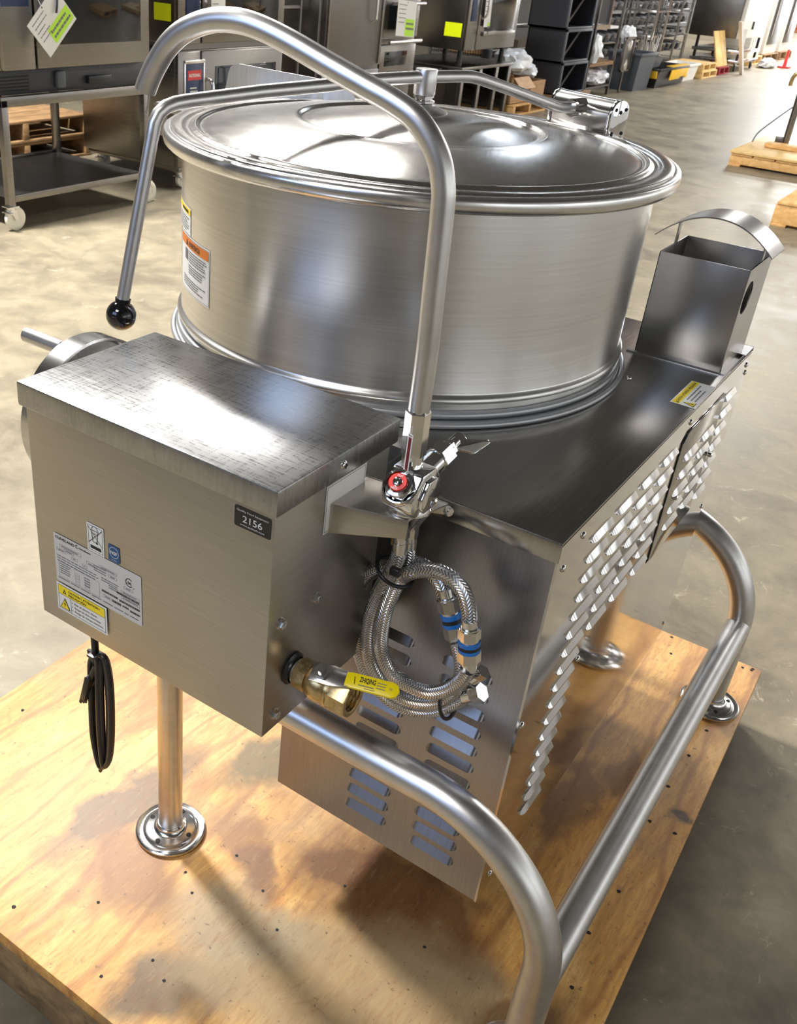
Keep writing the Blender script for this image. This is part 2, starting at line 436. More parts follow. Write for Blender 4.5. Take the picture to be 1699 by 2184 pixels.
def planeF(o, ux, uy):
    o, ux, uy = Vector(o), Vector(ux).normalized(), Vector(uy).normalized(); n = ux.cross(uy)
    return lambda u, v, h: o + ux * u + uy * v + n * h
#PART2
# ------------------------------------------------------------------ the place
FL = -.155
BX0, BX1, BY0, BY1, BT, BL, BB = -.561, -.1925, -.2692, -.0462, .8598, .0296, .541
ZT, LY, WX, ZB = .756, .815, .3525, .1542
KX, KY, KR = -.4797, .4351, .35
XA, XB, YA, YB, ZH = -.5075, .1236, -.0794, .8652, .4024
mb = N('concrete'); mb.box(-9, 5, -5, 34, FL - .1, FL); struct(mb.build('floor', 'concrete', sm=False))
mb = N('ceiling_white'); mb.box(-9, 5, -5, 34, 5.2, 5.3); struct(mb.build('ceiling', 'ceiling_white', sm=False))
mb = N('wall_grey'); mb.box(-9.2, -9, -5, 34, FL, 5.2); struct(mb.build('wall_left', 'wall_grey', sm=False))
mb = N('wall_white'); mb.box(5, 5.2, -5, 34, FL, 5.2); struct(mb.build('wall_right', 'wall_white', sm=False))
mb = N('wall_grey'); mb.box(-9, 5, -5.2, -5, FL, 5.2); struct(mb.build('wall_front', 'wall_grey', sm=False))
mb = N('brick'); mb.box(-9, -6.3, 34, 34.2, FL, 5.2); mb.box(-2.2, 5, 34, 34.2, FL, 5.2); mb.box(-6.3, -2.2, 34, 34.2, 3.4, 5.2)
struct(mb.build('wall_back', 'brick', sm=False))
mb = N('daylight'); mb.box(-6.3, -2.2, 34.1, 34.15, FL, 3.4); struct(mb.build('door_1', 'daylight', sm=False))  # added glowing surface in the far opening, out of view, for floor glare

for k in range(5):  # added glowing panels, out of view, brighten kettle and side louvre reflections
    y0 = -3.2 + 3.4 * k; mb = N('window_light'); mb.box(4.985, 4.998, y0, y0 + 2.9, 0.9, 2.4); wn = struct(mb.build('window_%d' % (k + 1), 'window_light', sm=False))
    mb = N('lamp_housing'); mb.box(4.95, 4.999, y0 - .06, y0, 0.84, 2.46); mb.box(4.95, 4.999, y0 + 2.9, y0 + 2.96, 0.84, 2.46); mb.box(4.95, 4.999, y0, y0 + 2.9, 0.84, 0.9); mb.box(4.95, 4.999, y0, y0 + 2.9, 2.4, 2.46); mb.box(4.96, 4.984, y0 + 1.43, y0 + 1.47, 0.9, 2.4)
    mb.build('window_frame', 'lamp_housing', wn, sm=False)  # frame of the added glowing panel
for k in range(1):  # added bluish panel high behind the camera, tints the front louvres
    x0 = -3.3 + 3.5 * k; mb = N('cool_window'); mb.box(x0, x0 + 3.1, -4.998, -4.985, 2.3, 4.3); wn = struct(mb.build('window_%d' % (k + 6), 'cool_window', sm=False))
    mb = N('lamp_housing'); mb.box(x0 - .06, x0, -4.999, -4.95, 2.24, 4.36); mb.box(x0 + 3.1, x0 + 3.16, -4.999, -4.95, 2.24, 4.36); mb.box(x0, x0 + 3.1, -4.999, -4.95, 2.24, 2.3); mb.box(x0, x0 + 3.1, -4.999, -4.95, 4.3, 4.36); mb.build('window_frame', 'lamp_housing', wn, sm=False)  # frame of the added bluish panel
# ---- ceiling lamps and an added front fill
def lamp(x, y, sx, sy, w, col=(1, .975, .94), z=4.55, tx=0, ty=0):
    L = bpy.data.lights.new('ceiling_lamp', 'AREA'); L.shape = 'RECTANGLE'; L.size = sx; L.size_y = sy; L.energy = w; L.color = col
    o = bpy.data.objects.new('ceiling_lamp', L); C.objects.link(o); o.location = (x, y, z); o.rotation_euler = (tx, ty, 0)
    return o
LAMPS = []
lamp(-4.4, 1.0, .6, .6, 700)
lamp(-4.1, 4.4, 1.7, 1.0, 350)
lamp(-4.4, 10.9, .6, .9, 50, (.78, .88, 1))
lamp(2.2, 9.5, .8, 1.6, 60)
for y in (14, 19): lamp(2.2, y, .8, 1.6, 420)
lamp(-3.0, 21, 1.2, 2.4, 600)
lamp(-4.5, 27, 1.2, 2.4, 600)
lamp(-.6, -3.4, 1.8, 1.8, 120, (1, .97, .93))  # added fill behind the camera, brightens the front faces and stickers

# ---- world
w = bpy.data.worlds.new('world'); sc.world = w; w.use_nodes = True
w.node_tree.nodes['Background'].inputs[0].default_value = (.5, .52, .55, 1); w.node_tree.nodes['Background'].inputs[1].default_value = .2

# ------------------------------------------------------------------ pallet under the machine
SK = .0195
def sk(x, y, z=0): return Vector((x * math.cos(SK) - y * math.sin(SK), x * math.sin(SK) + y * math.cos(SK), z))
PL, PR, PN, PF = -.981, .2057, -.3702, 1.0514
pal = thing('plywood_skid', sk((PL + PR) / 2, (PN + PF) / 2, FL), 'large stained plywood skid on the floor under the steel tilting kettle', 'skid')
def skbox(mb, x0, x1, y0, y1, z0, z1, m=None, bev=0):
    mb.box(x0, x1, y0, y1, z0, z1, m, bev, Matrix.Rotation(SK, 4, 'Z'))
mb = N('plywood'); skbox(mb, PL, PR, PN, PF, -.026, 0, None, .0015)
F = lambda u, v, h: sk(u, v, h)
for i, q in enumerate([(1555, 1385), (1545, 1400), (1430, 1394), (1432, 1359), (1583, 1424), (1605, 1427), (1602, 1430), (1506, 1558), (1469, 1612), (1424, 1677), (1386, 1752), (1438, 1777), (1320, 1902), (1254, 1989), (1220, 2107), (395, 1860), (410, 1905), (215, 2082), (30, 1935), (590, 1983), (210, 1925), (325, 2048), (505, 1825), (560, 1900), (350, 2092), (735, 1890), (905, 2020), (48, 1515)]):
    P = Z(q, 0); r = .0035 if q[0] > 1200 or q[0] < 50 else .0026
    mb.add([P + Vector((r * (1 + .35 * math.sin(3 * i + k)) * math.cos(k * PI / 4), r * math.sin(k * PI / 4), .0004)) for k in range(8)], [list(range(8))], 'inner_dark')
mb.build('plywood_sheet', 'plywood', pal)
for y in (PN + .03, (PN + PF) / 2, PF - .03):
    mb = N('old_board'); skbox(mb, PL + .004, PR - .004, y - .028, y + .028, FL + .018, -.0275, None, .002); mb.build('stringer', 'old_board', pal)
for x in (PL + .06, (PL + PR) / 2, PR - .06):
    mb = N('old_board'); skbox(mb, x - .05, x + .05, PN + .002, PF - .002, FL + .0005, FL + .017, None, .002); mb.build('bottom_board', 'old_board', pal)

# ------------------------------------------------------------------ the kettle
K = thing('tilting_kettle', (KX, KY, 0), 'large stainless steel tilting kettle with domed lid standing on the plywood skid', 'kettle')
kc = (KX, KY, 0)
mb = N('kettle_steel')
prof = [(KR * math.sin(a), .79 - KR * math.cos(a)) for a in [math.radians(k) for k in range(2, 91, 4)]]
prof += [(KR + .001, .786), (KR + .0055, .789), (KR + .0065, .7925), (KR + .004, .7965), (KR + .0005, .7985), (KR, .801), (KR, .90), (KR, 1.0), (KR, 1.040)]
mb.lathe(kc, prof, 160); body = mb.build('kettle_body', 'kettle_steel', K, ang=50)
mb = N('rim_steel')
mb.lathe(kc, [(KR - .002, 1.038), (.366, 1.0375), (.3725, 1.0385), (.3765, 1.0420), (.3778, 1.0465), (.3778, 1.0525), (.3765, 1.0570), (.3730, 1.0592), (.368, 1.0597), (.352, 1.0597), (.348, 1.057)], 160)
mb.build('rolled_rim', 'rim_steel', body, ang=50)
mb = N('gasket')
def tor(R, z, r, sq=1): return [(R + r * math.cos(a), z + r * sq * math.sin(a)) for a in [2 * PI * k / 12 for k in range(12)]]
mb.lathe(kc, tor(.3525, .7715, .0055), 140, close=True); mb.lathe(kc, [(KR - .01, .757), (.3635, .757), (.3635, .760), (.357, .764), (KR - .01, .765)], 140, close=True)
mb.lathe(kc, tor(.3625, .761, .0048), 140, close=True); mb.build('base_ring', 'gasket', body, ang=50)
# jacket collar below the ring, where the bowl leaves the cabinet
mb = N('kettle_steel'); mb.lathe(kc, [(.345, .757), (.352, .754), (.352, .70), (.346, .66)], 120); mb.build('jacket_collar', 'kettle_steel', body)
# lid
mb = N('lid_steel')
lp = [(.3660, 1.0598), (.3668, 1.0612), (.3655, 1.0622), (.352, 1.0622), (.349, 1.0614), (.346, 1.0600), (.342, 1.0594), (.338, 1.0600), (.335, 1.0622), (.3325, 1.0640), (.3295, 1.0640), (.3270, 1.0620), (.3245, 1.0602), (.3215, 1.0602), (.3185, 1.0612)]
for k in range(1, 15):
    r = .3185 - (.3185 - .190) * k / 14; lp.append((r, 1.0612 + .0200 * (1 - ((r - .19) / .1285) ** 1.45)))
lp += [(.187, 1.0818), (.184, 1.0822), (.181, 1.0812), (.178, 1.0785), (.175, 1.0775), (.171, 1.0782)]
for k in range(1, 13):
    r = .171 * (1 - k / 12.0) + .004 * (k / 12.0); lp.append((r, 1.0782 + .0200 * (1 - (r / .171) ** 1.6)))
mb.lathe(kc, lp, 160); lid = mb.build('lid', 'lid_steel', K, ang=60)
lab(lid, 'domed brushed lid with a pressed inner step')
a70 = math.radians(70); E = Vector((math.cos(a70), math.sin(a70), 0)); T = Vector((-math.sin(a70), math.cos(a70), 0)); KC = Vector(kc)
def ea(r, z, t=0): return KC + E * r + T * t + Vector((0, 0, z))
mb = N('tube_steel'); mb.lathe(kc, [(.001, 1.1085), (.0125, 1.1085), (.020, 1.1055), (.036, 1.0985), (.039, 1.0955)], 40); mb.build('boss_cone', 'tube_steel', lid)
mb = N('chrome'); mb.lathe(kc, [(.001, 1.108), (.0145, 1.108), (.0168, 1.1095), (.0168, 1.1125), (.0125, 1.114), (.0125, 1.1155), (.0150, 1.1165), (.0150, 1.119), (.012, 1.120), (.001, 1.12)], 40); mb.build('swivel_nut', 'chrome', lid)
mb = N('tube_steel'); mb.lathe(kc, [(.001, 1.1195), (.0150, 1.1195), (.0160, 1.121), (.0160, 1.153), (.0155, 1.154), (.001, 1.154)], 40); mb.build('hub', 'tube_steel', lid)
arm = [ea(.335, 1.094), ea(.31, 1.0945), ea(.292, 1.0955), ea(.275, 1.099), ea(.18, 1.1225), ea(.11, 1.139), ea(.09, 1.1425), ea(.07, 1.1435), ea(0, 1.1435), ea(-.12, 1.1395), ea(-.14, 1.1375), ea(-.17, 1.1345), ea(-.28, 1.128), ea(-.39, 1.1185)]
bend = [ea(-.405, 1.1165), ea(-.418, 1.1125), ea(-.428, 1.105), ea(-.434, 1.094), ea(-.437, 1.08)]
mb = N('tube_steel'); mb.tube(arm + bend + [ea(-.4835, .874)], .0087, 20, smooth=0); armo = mb.build('lid_arm', 'tube_steel', K, ang=40)
mb = N('black_gloss'); mb.sphere(ea(-.4865, .853), .0205, None, 40, (1, 1, .98)); mb.cyl(ea(-.483, .876), ea(-.4845, .867), .0105); lab(mb.build('ball_knob', 'black_gloss', armo, ang=60), 'glossy black ball knob')
# hinge
mb = N('satin_chrome')
hz = 1.094
mb.cyl(ea(.362, hz, -.060), ea(.362, hz, .060), .0195, n=40); mb.box(-.0195, .0195, -.0595, .0595, -.036, 0, None, .001, Matrix.Translation(ea(.362, hz)) @ Matrix.Rotation(a70, 4, 'Z'))
hb = mb.build('hinge_block', 'satin_chrome', K, ang=30)
for s in (-1, 1):
    mb = N('chrome'); pts = []
    for k in range(13): a = PI * k / 12; pts.append(ea(.362 + .0205 * math.cos(a), hz + .0205 * math.sin(a), s * .061))
    pts += [ea(.3415, hz - .040, s * .061), ea(.3825, hz - .040, s * .061)]
    mb.prism(pts, T * (s * .007), None, .0008)
    for (u, v, r) in ((-.012, .006, .0028), (0, .002, .003), (.012, .006, .0028), (-.012, -.030, .0028), (.012, -.030, .0028)):
        c = ea(.362 + u, hz + v, s * .0681); mb.cyl(c, c + T * s * .0008, r, m='inner_dark', n=12)
    mb.build('hinge_cheek', 'chrome', hb)
mb = N('chrome'); mb.cyl(ea(.350, 1.0942, 0), ea(.322, 1.0942, 0), .0145, n=32); mb.cyl(ea(.326, 1.0942, 0), ea(.318, 1.0942, 0), .0125, n=32); mb.build('hinge_collar', 'chrome', hb)
# pour lip with its strainer plate
mb = N('rim_steel')
def lip(y0, y1, n=12):
    vs = []; 
    for i in range(n + 1):
        t = i / n; y = y0 + (y1 - y0) * t; yr = y - KY; xr = KX - math.sqrt(max(.0001, .372 ** 2 - yr ** 2)); s = math.sin(PI * t)
        vs += [Vector((xr + .004, y, 1.052 - .030 * s)), Vector((KX - .43 - .065 * s, y, 1.060 - .012 * s)), Vector((KX - .435 - .068 * s, y, 1.056 - .014 * s)), Vector((xr + .004, y, 1.038 - .026 * s))]
    fs = []
    for i in range(n):
        a = 4 * i; b = a + 4; fs += [[a, a + 1, b + 1, b], [a + 1, a + 2, b + 2, b + 1], [a + 2, a + 3, b + 3, b + 2]]
    fs += [[0, 3, 2, 1], [4 * n, 4 * n + 1, 4 * n + 2, 4 * n + 3]]
    mb.add(vs, fs)
lip(KY - .11, KY + .16)
mb.build('pour_lip', 'rim_steel', body)
mb = N('plate_steel'); yb_ = KY + .16
q = [Y((478, 200), yb_), Y((487, 155), yb_), Y((491, 143), yb_), Y((498, 138), yb_), Y((509, 136), yb_), Y((665, 165), yb_), Y((735, 180), yb_), Vector((-.70, yb_, 1.075)), Vector((-.72, yb_, 1.03)), Vector((-.98, yb_, 1.03))]
mb.prism(q, (0, .0025, 0)); mb.build('splash_plate', 'plate_steel', body)
mb = N('rim_steel'); yn = KY - .135
q = [Y(c, yn) for c in ((348, 236), (334, 240), (324, 282), (328, 288), (350, 289), (362, 262))]
mb.prism(q, (0, .0025, 0)); mb.build('lip_cheek', 'rim_steel', body)
# kettle labels, wrapped round the wall
def kwrap(a_right, z0):
    def F(u, v, h):
        a = a_right + u / KR; return Vector((KX + (KR + .0006 + h) * math.cos(a), KY + (KR + .0006 + h) * math.sin(a), z0 + v))
    return F
W_, Hh = .128, .083
D = Decal(kwrap(math.radians(249.5) - W_ / KR, .842), 'sticker_white')
D.rect(0, 0, W_, Hh, 'sticker_white', 0, 24); D.frame(.002, .002, W_ - .002, Hh - .002, .0005, 'ink_grey', .0003, 24)
D.rect(.003, Hh - .0165, W_ - .003, Hh - .003, 'sticker_orange', .0003, 24); D.text('ADVERTENCIA', .050, Hh - .0135, .010, 'ink', .0006, .048, .02)
D.poly([(.036, Hh - .0145), (.047, Hh - .0145), (.0415, Hh - .005)], 'ink', .0006)
D.bars(.050, W_ - .006, Hh - .022, 5, .0036, .0016, 'ink_grey', .15, .0004, 2); D.bars(.050, W_ - .006, Hh - .042, 4, .0036, .0016, 'ink_grey', .25, .0004, 2)
D.bars(.020, W_ - .008, Hh - .063, 4, .0036, .0016, 'ink_grey', .3, .0004, 2)
D.rect(.030, Hh - .036, .046, Hh - .020, 'ink_grey', .0004, 4)
D.build('warning_label', body, 'white label with an orange heading')
D = Decal(kwrap(math.radians(238) - .10 / KR, .9262), 'sticker_white')
D.rect(0, 0, .10, .0385, 'sticker_white', 0, 20); D.rect(.001, .028, .099, .0370, 'sticker_yellow', .0003, 20); D.bars(.05, .090, .030, 1, .003, .004, 'ink', .1, .0005, 2)
D.bars(.02, .094, .022, 6, .0036, .0015, 'ink_grey', .25, .0004, 2)
D.build('caution_label', body, 'white label with a yellow heading')

# ---- burner cabinet
cab = N('panel_steel')
# front panel with pressed louvres
def louvre(mb, F, u0, u1, v, h=.0082, out=.0056, m=None):
    # F(u, v, outwards); hood starts at v+h flush and stands out at v; rounded ends
    n = 6; r = .011; st = []
    for k in range(n + 1): a = PI / 2 * k / n; st.append((u0 + r * (1 - math.cos(a)), math.sin(a)))
    for k in range(n + 1): a = PI / 2 * k / n; st.append((u1 - r * .6 * (1 - math.sin(a)), math.cos(a)))
    vs = []
    for u, s in st:
        vs += [F(u, v + h * s, .00005), F(u, v + .0004 * s, out * s), F(u, v, out * .85 * s), F(u, v + .0002, .00005)]
    fs = []
    for i in range(len(st) - 1):
        for j in range(3): a = 4 * i + j; b = a + 4; fs.append([a, b, b + 1, a + 1])
    mb.add(vs, fs, m)
# top sheet
bc = thing_c = None
mb = N('top_steel'); mb.box(-WX, 0, 0, LY, ZT - .004, ZT, None, .0016)
mb.box(-WX, -.0002, -.0012, .0012, ZT - .026, ZT - .0015, None, .0006)
cab = mb.build('burner_cabinet', 'top_steel', K)
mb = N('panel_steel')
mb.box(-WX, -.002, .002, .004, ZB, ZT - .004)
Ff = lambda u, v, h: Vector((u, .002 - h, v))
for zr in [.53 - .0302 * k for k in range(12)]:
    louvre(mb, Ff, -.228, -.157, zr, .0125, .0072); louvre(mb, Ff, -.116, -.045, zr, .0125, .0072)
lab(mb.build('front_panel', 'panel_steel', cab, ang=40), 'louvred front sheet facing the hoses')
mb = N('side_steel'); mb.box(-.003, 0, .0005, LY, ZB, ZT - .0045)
Fs = lambda u, v, h: Vector((h, u, v))
L0 = .110
for k in range(17): louvre(mb, Fs, L0, L0 + .071, .705 - .0293 * k)
for c in (.198, .284, .371):
    for k in range(7): louvre(mb, Fs, c, c + .071, .705 - .0305 * k)
for k in range(7): louvre(mb, Fs, .690, .761, .700 - .0305 * k)
lab(mb.build('side_panel', 'side_steel', cab, ang=40), 'mirror finished louvred side sheet')
mb = N('side_steel'); mb.prism([Vector((.0004, a, b)) for a, b in ((.466, .500), (.680, .500), (.680, .7195), (.486, .7195), (.466, .706))], (.0022, 0, 0), None, .0004)
Fd = lambda u, v, h: Vector((h + .0026, u, v))
for c, rows in ((.492, 5), (.582, 5)):
    for k in range(rows): louvre(mb, Fd, c, c + .071, .668 - .0305 * k)
door = mb.build('access_door', 'side_steel', cab, ang=40)
mb = N('inner_dark'); mb.box(.0001, .0006, .4635, .4665, .497, .708); mb.build('door_gap', 'inner_dark', door)
for y, z in ((.686, .607), (.506, .601)):
    mb = N('chrome'); mb.cyl((.0026, y, z), (.0085, y, z), .0038, .0045, 12); mb.cyl((.0085, y, z), (.010, y, z), .0045, .0025, 12); mb.build('quarter_turn_knob', 'chrome', door)
mb = N('panel_steel'); mb.box(-WX, -WX + .002, .004, LY - .002, ZB, ZT - .004); mb.build('inner_panel', 'panel_steel', cab)
mb = N('panel_steel'); mb.box(-WX, -.002, LY - .003, LY, ZB, ZT - .004); mb.build('rear_panel', 'panel_steel', cab)
mb = N('panel_steel'); mb.box(-.16, .0005, LY - .0025, LY - .0005, ZT - .001, ZT + .006); mb.box(-.018, .0006, LY - .055, LY - .001, ZT + .0045, ZT + .006); mb.build('rear_ledge', 'panel_steel', cab)
for P, n in [((0, .070, .735), (1, 0, 0)), ((0, .022, .713), (1, 0, 0)), ((0, .482, .736), (1, 0, 0)), ((0, .797, .734), (1, 0, 0)), ((0, .808, .717), (1, 0, 0)), ((0, .808, .451), (1, 0, 0)), ((0, .808, .180), (1, 0, 0)), ((0, .012, .482), (1, 0, 0)), ((0, .035, .182), (1, 0, 0)), (tuple(Z((1340, 806), ZT)), (0, 0, 1)), (tuple(Z((1010, 908), ZT)), (0, 0, 1)), ((0, .245, .645), (1, 0, 0)), ((0, .20, .47), (1, 0, 0))]:
    mb = N('satin_chrome'); mb.lathe(P, [(.0048, -.0002), (.0046, .0010), (.0035, .0024), (.0001, .0029)], 16, axis=n); mb.build('rivet', 'satin_chrome', cab, ang=60)
# caution sticker on the top sheet
P = [Z(q, ZT) for q in ((1426, 859), (1469, 813), (1524, 827), (1482, 873))]
ux = (P[1] - P[0]); uy = (P[0] - P[3]); ux.z = uy.z = 0; Lu, Lv = ux.length, uy.length
D = Decal(planeF(P[3] + Vector((0, 0, .0004)), (0, 1, 0), (-1, 0, 0)), 'sticker_white')
D.rect(0, 0, Lu, Lv, 'sticker_white', 0); D.rect(.002, Lv * .66, Lu - .002, Lv - .002, 'sticker_yellow', .0002)
D.text('CAUTION  ATTENTION  PRECAUCION', .010, Lv * .74, .006, 'ink', .0004, Lu - .016, .02); D.poly([(.004, Lv * .7), (.009, Lv * .7), (.0065, Lv * .86)], 'ink', .0004)
D.poly([(.003, .004), (.021, .004), (.012, .022)], 'ink', .0003); D.poly([(.0048, .005), (.0192, .005), (.012, .0195)], 'sticker_yellow', .0005); D.poly([(.0105, .006), (.0135, .006), (.0125, .015), (.011, .015)], 'ink', .0007)
D.bars(.026, Lu - .012, Lv * .50, 3, Lv * .155, .0022, 'ink_grey', .3, .0003)
D.build('caution_sticker', cab, 'small white and yellow caution sticker')
# ---- flue box with its curved rain cap
fx0, fx1, fy0, fy1, fz = -.151, -.013, .657, .799, .921
mb = N('flue_steel'); t = .0018
for b in ((fx0, fx1, fy0, fy0 + t), (fx0, fx1, fy1 - t, fy1), (fx0, fx0 + t, fy0, fy1)): mb.box(*b, ZT, fz, None, .0004)
# right wall with a round hole
hc, hr, n = (.690, .872), .026, 32
vs, fs = [], []
yy = [fy0, fy1]; ring = []
for k in range(n):
    a = 2 * PI * k / n; ca, sa = math.cos(a), math.sin(a); ring.append((hc[0] + hr * ca, hc[1] + hr * sa))
    tt = min([(v / c) for v, c in (((fy1 - hc[0]), ca), ((fy0 - hc[0]), ca), ((fz - hc[1]), sa), ((ZT - hc[1]), sa)) if abs(c) > 1e-6 and v / c > 0])
    ring.append((hc[0] + tt * ca, hc[1] + tt * sa))
for xx in (fx1, fx1 - t): vs += [Vector((xx, a, b)) for a, b in ring]
for k in range(n):
    a, b = 2 * k, 2 * ((k + 1) % n); fs += [[a, a + 1, b + 1, b], [2 * n + a, 2 * n + b, 2 * n + b + 1, 2 * n + a + 1], [a, b, 2 * n + b, 2 * n + a]]
mb.add(vs, fs)
for cy, cz in ((fy0, ZT), (fy1, ZT), (fy1, fz), (fy0, fz)):     # corners the fan leaves out
    near = sorted(range(n), key=lambda k: (ring[2 * k + 1][0] - cy) ** 2 + (ring[2 * k + 1][1] - cz) ** 2)[:2]
    mb.add([Vector((fx1, cy, cz))] + [Vector((fx1, *ring[2 * k + 1])) for k in near], [[0, 1, 2]])
mb.box(fx0 - .010, fx1 + .002, fy0 - .010, fy0, ZT, ZT + .0014); mb.box(fx1, fx1 + .008, fy0, fy1, ZT, ZT + .0014)
flue = mb.build('flue_box', 'flue_steel', K, ang=30)
mb = N('flue_steel')
ya_, yb2 = .690, .772; nn = 24; vs = []
def capz(u): return .935 + .042 * (1 - (abs(u) ** 2.1))
for i in range(nn + 1):
    u = -1 + 2 * i / nn; x = -.0845 + .0895 * u
    for y in (ya_, yb2):
        for dz in (0, .0022): vs.append(Vector((x, y, capz(u) + dz)))
fs = []
for i in range(nn):
    a = 4 * i; b = a + 4; fs += [[a, b, b + 2, a + 2], [a + 1, a + 3, b + 3, b + 1], [a, a + 1, b + 1, b], [a + 2, b + 2, b + 3, a + 3]]
fs += [[0, 2, 3, 1], [4 * nn, 4 * nn + 1, 4 * nn + 3, 4 * nn + 2]]
mb.add(vs, fs); lab(mb.build('rain_cap', 'flue_steel', flue, ang=40), 'curved strip cap over the flue opening')
mb = N('flue_steel'); mb.box(fx0 + .0005, fx0 + .0025, .725, .737, fz - .03, .953); mb.build('cap_bracket', 'flue_steel', flue); mb = N('flue_steel'); mb.box(fx1 - .003, fx1 - .001, .725, .737, fz - .03, .951); mb.build('cap_bracket', 'flue_steel', flue)

# ---- control box
cx0, cx1, cy0, cy1 = BX0 + .006, BX1 - .006, BY0 + .006, BY1 - .006
mb = N('box_steel'); mb.box(cx0, cx1, cy0, cy1, BB, BT - .004, None, .0018); box = mb.build('control_box', 'box_steel', K)
mb = N('lid_top_steel'); mb.box(BX0, BX1, BY0, BY1, BT - BL, BT, None, .0022)
lab(mb.build('box_cover', 'lid_top_steel', box), 'scratched folded cover')
mb = N('satin_chrome')
P = X((733, 992), BX1); mb.lathe(P, [(.0052, 0), (.0048, .0014), (.003, .0026), (.0001, .003)], 16, axis=(1, 0, 0))
mb.box(P.x + .0022, P.x + .0033, P.y - .003, P.y + .003, P.z - .0005, P.z + .0005, 'inner_dark'); mb.box(P.x + .0022, P.x + .0033, P.y - .0005, P.y + .0005, P.z - .003, P.z + .003, 'inner_dark')
mb.build('screw', 'satin_chrome', box, ang=60)
for q in ((597, 1330), (673, 1274), (584, 1522)):
    P = X(q, cx1); mb = N('satin_chrome'); mb.cyl(P, P + Vector((.0012, 0, 0)), .0072, n=24); mb.cyl(P + Vector((.0012, 0, 0)), P + Vector((.0055, 0, 0)), .0060, .0056, 6); mb.cyl(P + Vector((.0055, 0, 0)), P + Vector((.0062, 0, 0)), .0035, .0030, 12); mb.build('hex_bolt', 'satin_chrome', box, ang=30)
# black mount between box and cabinet, trunnion to the kettle
mb = N('black_plastic'); mb.box(-.232, -.203, cy1, -.002, .56, .80, None, .002); mb.build('pivot_spacer', 'black_plastic', K)
mb = N('tube_steel'); mb.cyl((-.44, cy1 - .002, .66), (-.44, KY - .32, .66), .045, n=40); mb.build('trunnion', 'tube_steel', K)
# handwheel on the left face
wc = Vector((0, -.120, .758)); wx = BX0 - .047; wr = .100
mb = N('satin_chrome'); mb.lathe((wx, wc.y, wc.z), [(wr - .003, -.016), (wr, -.015), (wr, .015), (wr - .003, .016), (wr - .004, .014), (wr - .004, -.014)], 96, axis=(1, 0, 0), close=True)
mb.lathe((wx, wc.y, wc.z), [(.012, .012), (wr - .03, .012), (wr - .0035, .004), (wr - .0035, .007), (wr - .03, .015), (.012, .015)], 64, axis=(1, 0, 0), close=True)
for a in (20, 140, 260):
    a = math.radians(a); d = Vector((0, math.cos(a), math.sin(a))); mb.obox(Vector((wx, *wc.yz)) + d * .012, Vector((wx, *wc.yz)) + d * (wr - .003), .020, .004, up=(1, 0, 0))
mb.cyl((wx - .018, *wc.yz), (cx0, *wc.yz), .016, n=28)
wh = mb.build('handwheel', 'satin_chrome', box, ang=35)
hp = Vector((wx - .016, wc.y - .026, wc.z + .088)); h2 = hp + Vector((-.066, 0, 0))
mb = N('tube_steel'); mb.cyl(hp, h2, .0095, n=28); mb.cyl(hp + Vector((.014, 0, 0)), hp + Vector((-.004, 0, 0)), .006, n=20); mb.build('crank_grip', 'tube_steel', wh, ang=40)
# labels on the box front
FB = lambda x, z: planeF((x, cy0 - .0005, z), (1, 0, 0), (0, 0, 1))
D = Decal(FB(-.464, .675), 'sticker_white'); w_, h_ = .0275, .0385
D.rect(0, 0, w_, h_, 'sticker_white', 0); D.frame(.0022, .0022, w_ - .0022, h_ - .0022, .0005, 'ink', .0002)
D.rect(.005, .005, w_ - .005, .0095, 'ink', .0002)
D.line((.0025, .012), (w_ - .0025, h_ - .004), .0007, 'ink'); D.line((.0025, h_ - .004), (w_ - .0025, .012), .0007, 'ink')
for a, b in (((.008, .030), (.010, .0155)), ((.010, .0155), (.0165, .0155)), ((.0165, .0155), (.0185, .030)), ((.0065, .031), (.020, .031)), ((.011, .027), (.016, .027))): D.line(a, b, .0008, 'ink')
D.ring((.0132, .0315), .0045, .0052, 'ink', .0004, 0, PI, 12); D.ring((.0165, .0150), 0, .0014, 'ink')
D.build('disposal_sticker', box, 'small white sticker with a crossed out bin')
D = Decal(FB(-.430, .676), 'sticker_blue'); w_, h_ = .0185, .0222
D.rrect(0, 0, w_, h_, .002, 'sticker_blue', 0); D.ring((w_ / 2, .0128), .0070, .0075, 'sticker_white', .0002); D.text('NSF', w_ / 2, .0102, .0062, 'sticker_white', .0003, .0105, .02, True); D.text('CERTIFIED', w_ / 2, .0020, .002, 'ink_light', .0003, .009, 0, True)
D.build('certification_sticker', box, 'small blue square sticker')
D = Decal(FB(-.5235, .6045), 'sticker_silver'); w_, h_ = .145, .070
D.rrect(0, 0, w_, h_, .002, 'sticker_silver', 0)
D.text('CLEVELAND', .003, h_ - .0068, .005, 'ink', .0003, .033, .03); D.ring((.0405, h_ - .0045), .0016, .0026, 'ink', .0003, .8, 5.5); D.text('onvotherm', .0435, h_ - .0062, .0042, 'ink', .0003, .020, .02)
D.text('AGA\nCSA', .003, h_ - .012, .002, 'ink_grey', .0003) if 0 else None
for (a, b, c, d) in ((.010, .053, .047, .057), (.004, .046, .020, .050), (.018, .049, .034, .053), (.030, .043, .040, .047), (.048, .041, .056, .045), (.056, .048, .074, .053), (.077, .0525, .106, .0565), (.092, .046, .106, .050), (.117, .041, .131, .045), (.112, .033, .142, .037), (.112, .025, .142, .029), (.082, .013, .096, .017), (.064, .004, .066, .006)):
    D.frame(a, b, c, d, .00035, 'ink_grey', .0002); D.bars(a + .003, d * 0 + c - .003, b + .0014, 1, .001, .0013, 'ink_grey', .1, .0003)
D.bars(.004, .075, .0385, 3, .0036, .0012, 'ink_grey', .3, .0003); D.bars(.008, .028, .0275, 5, .0032, .0012, 'ink_grey', .3, .0003)
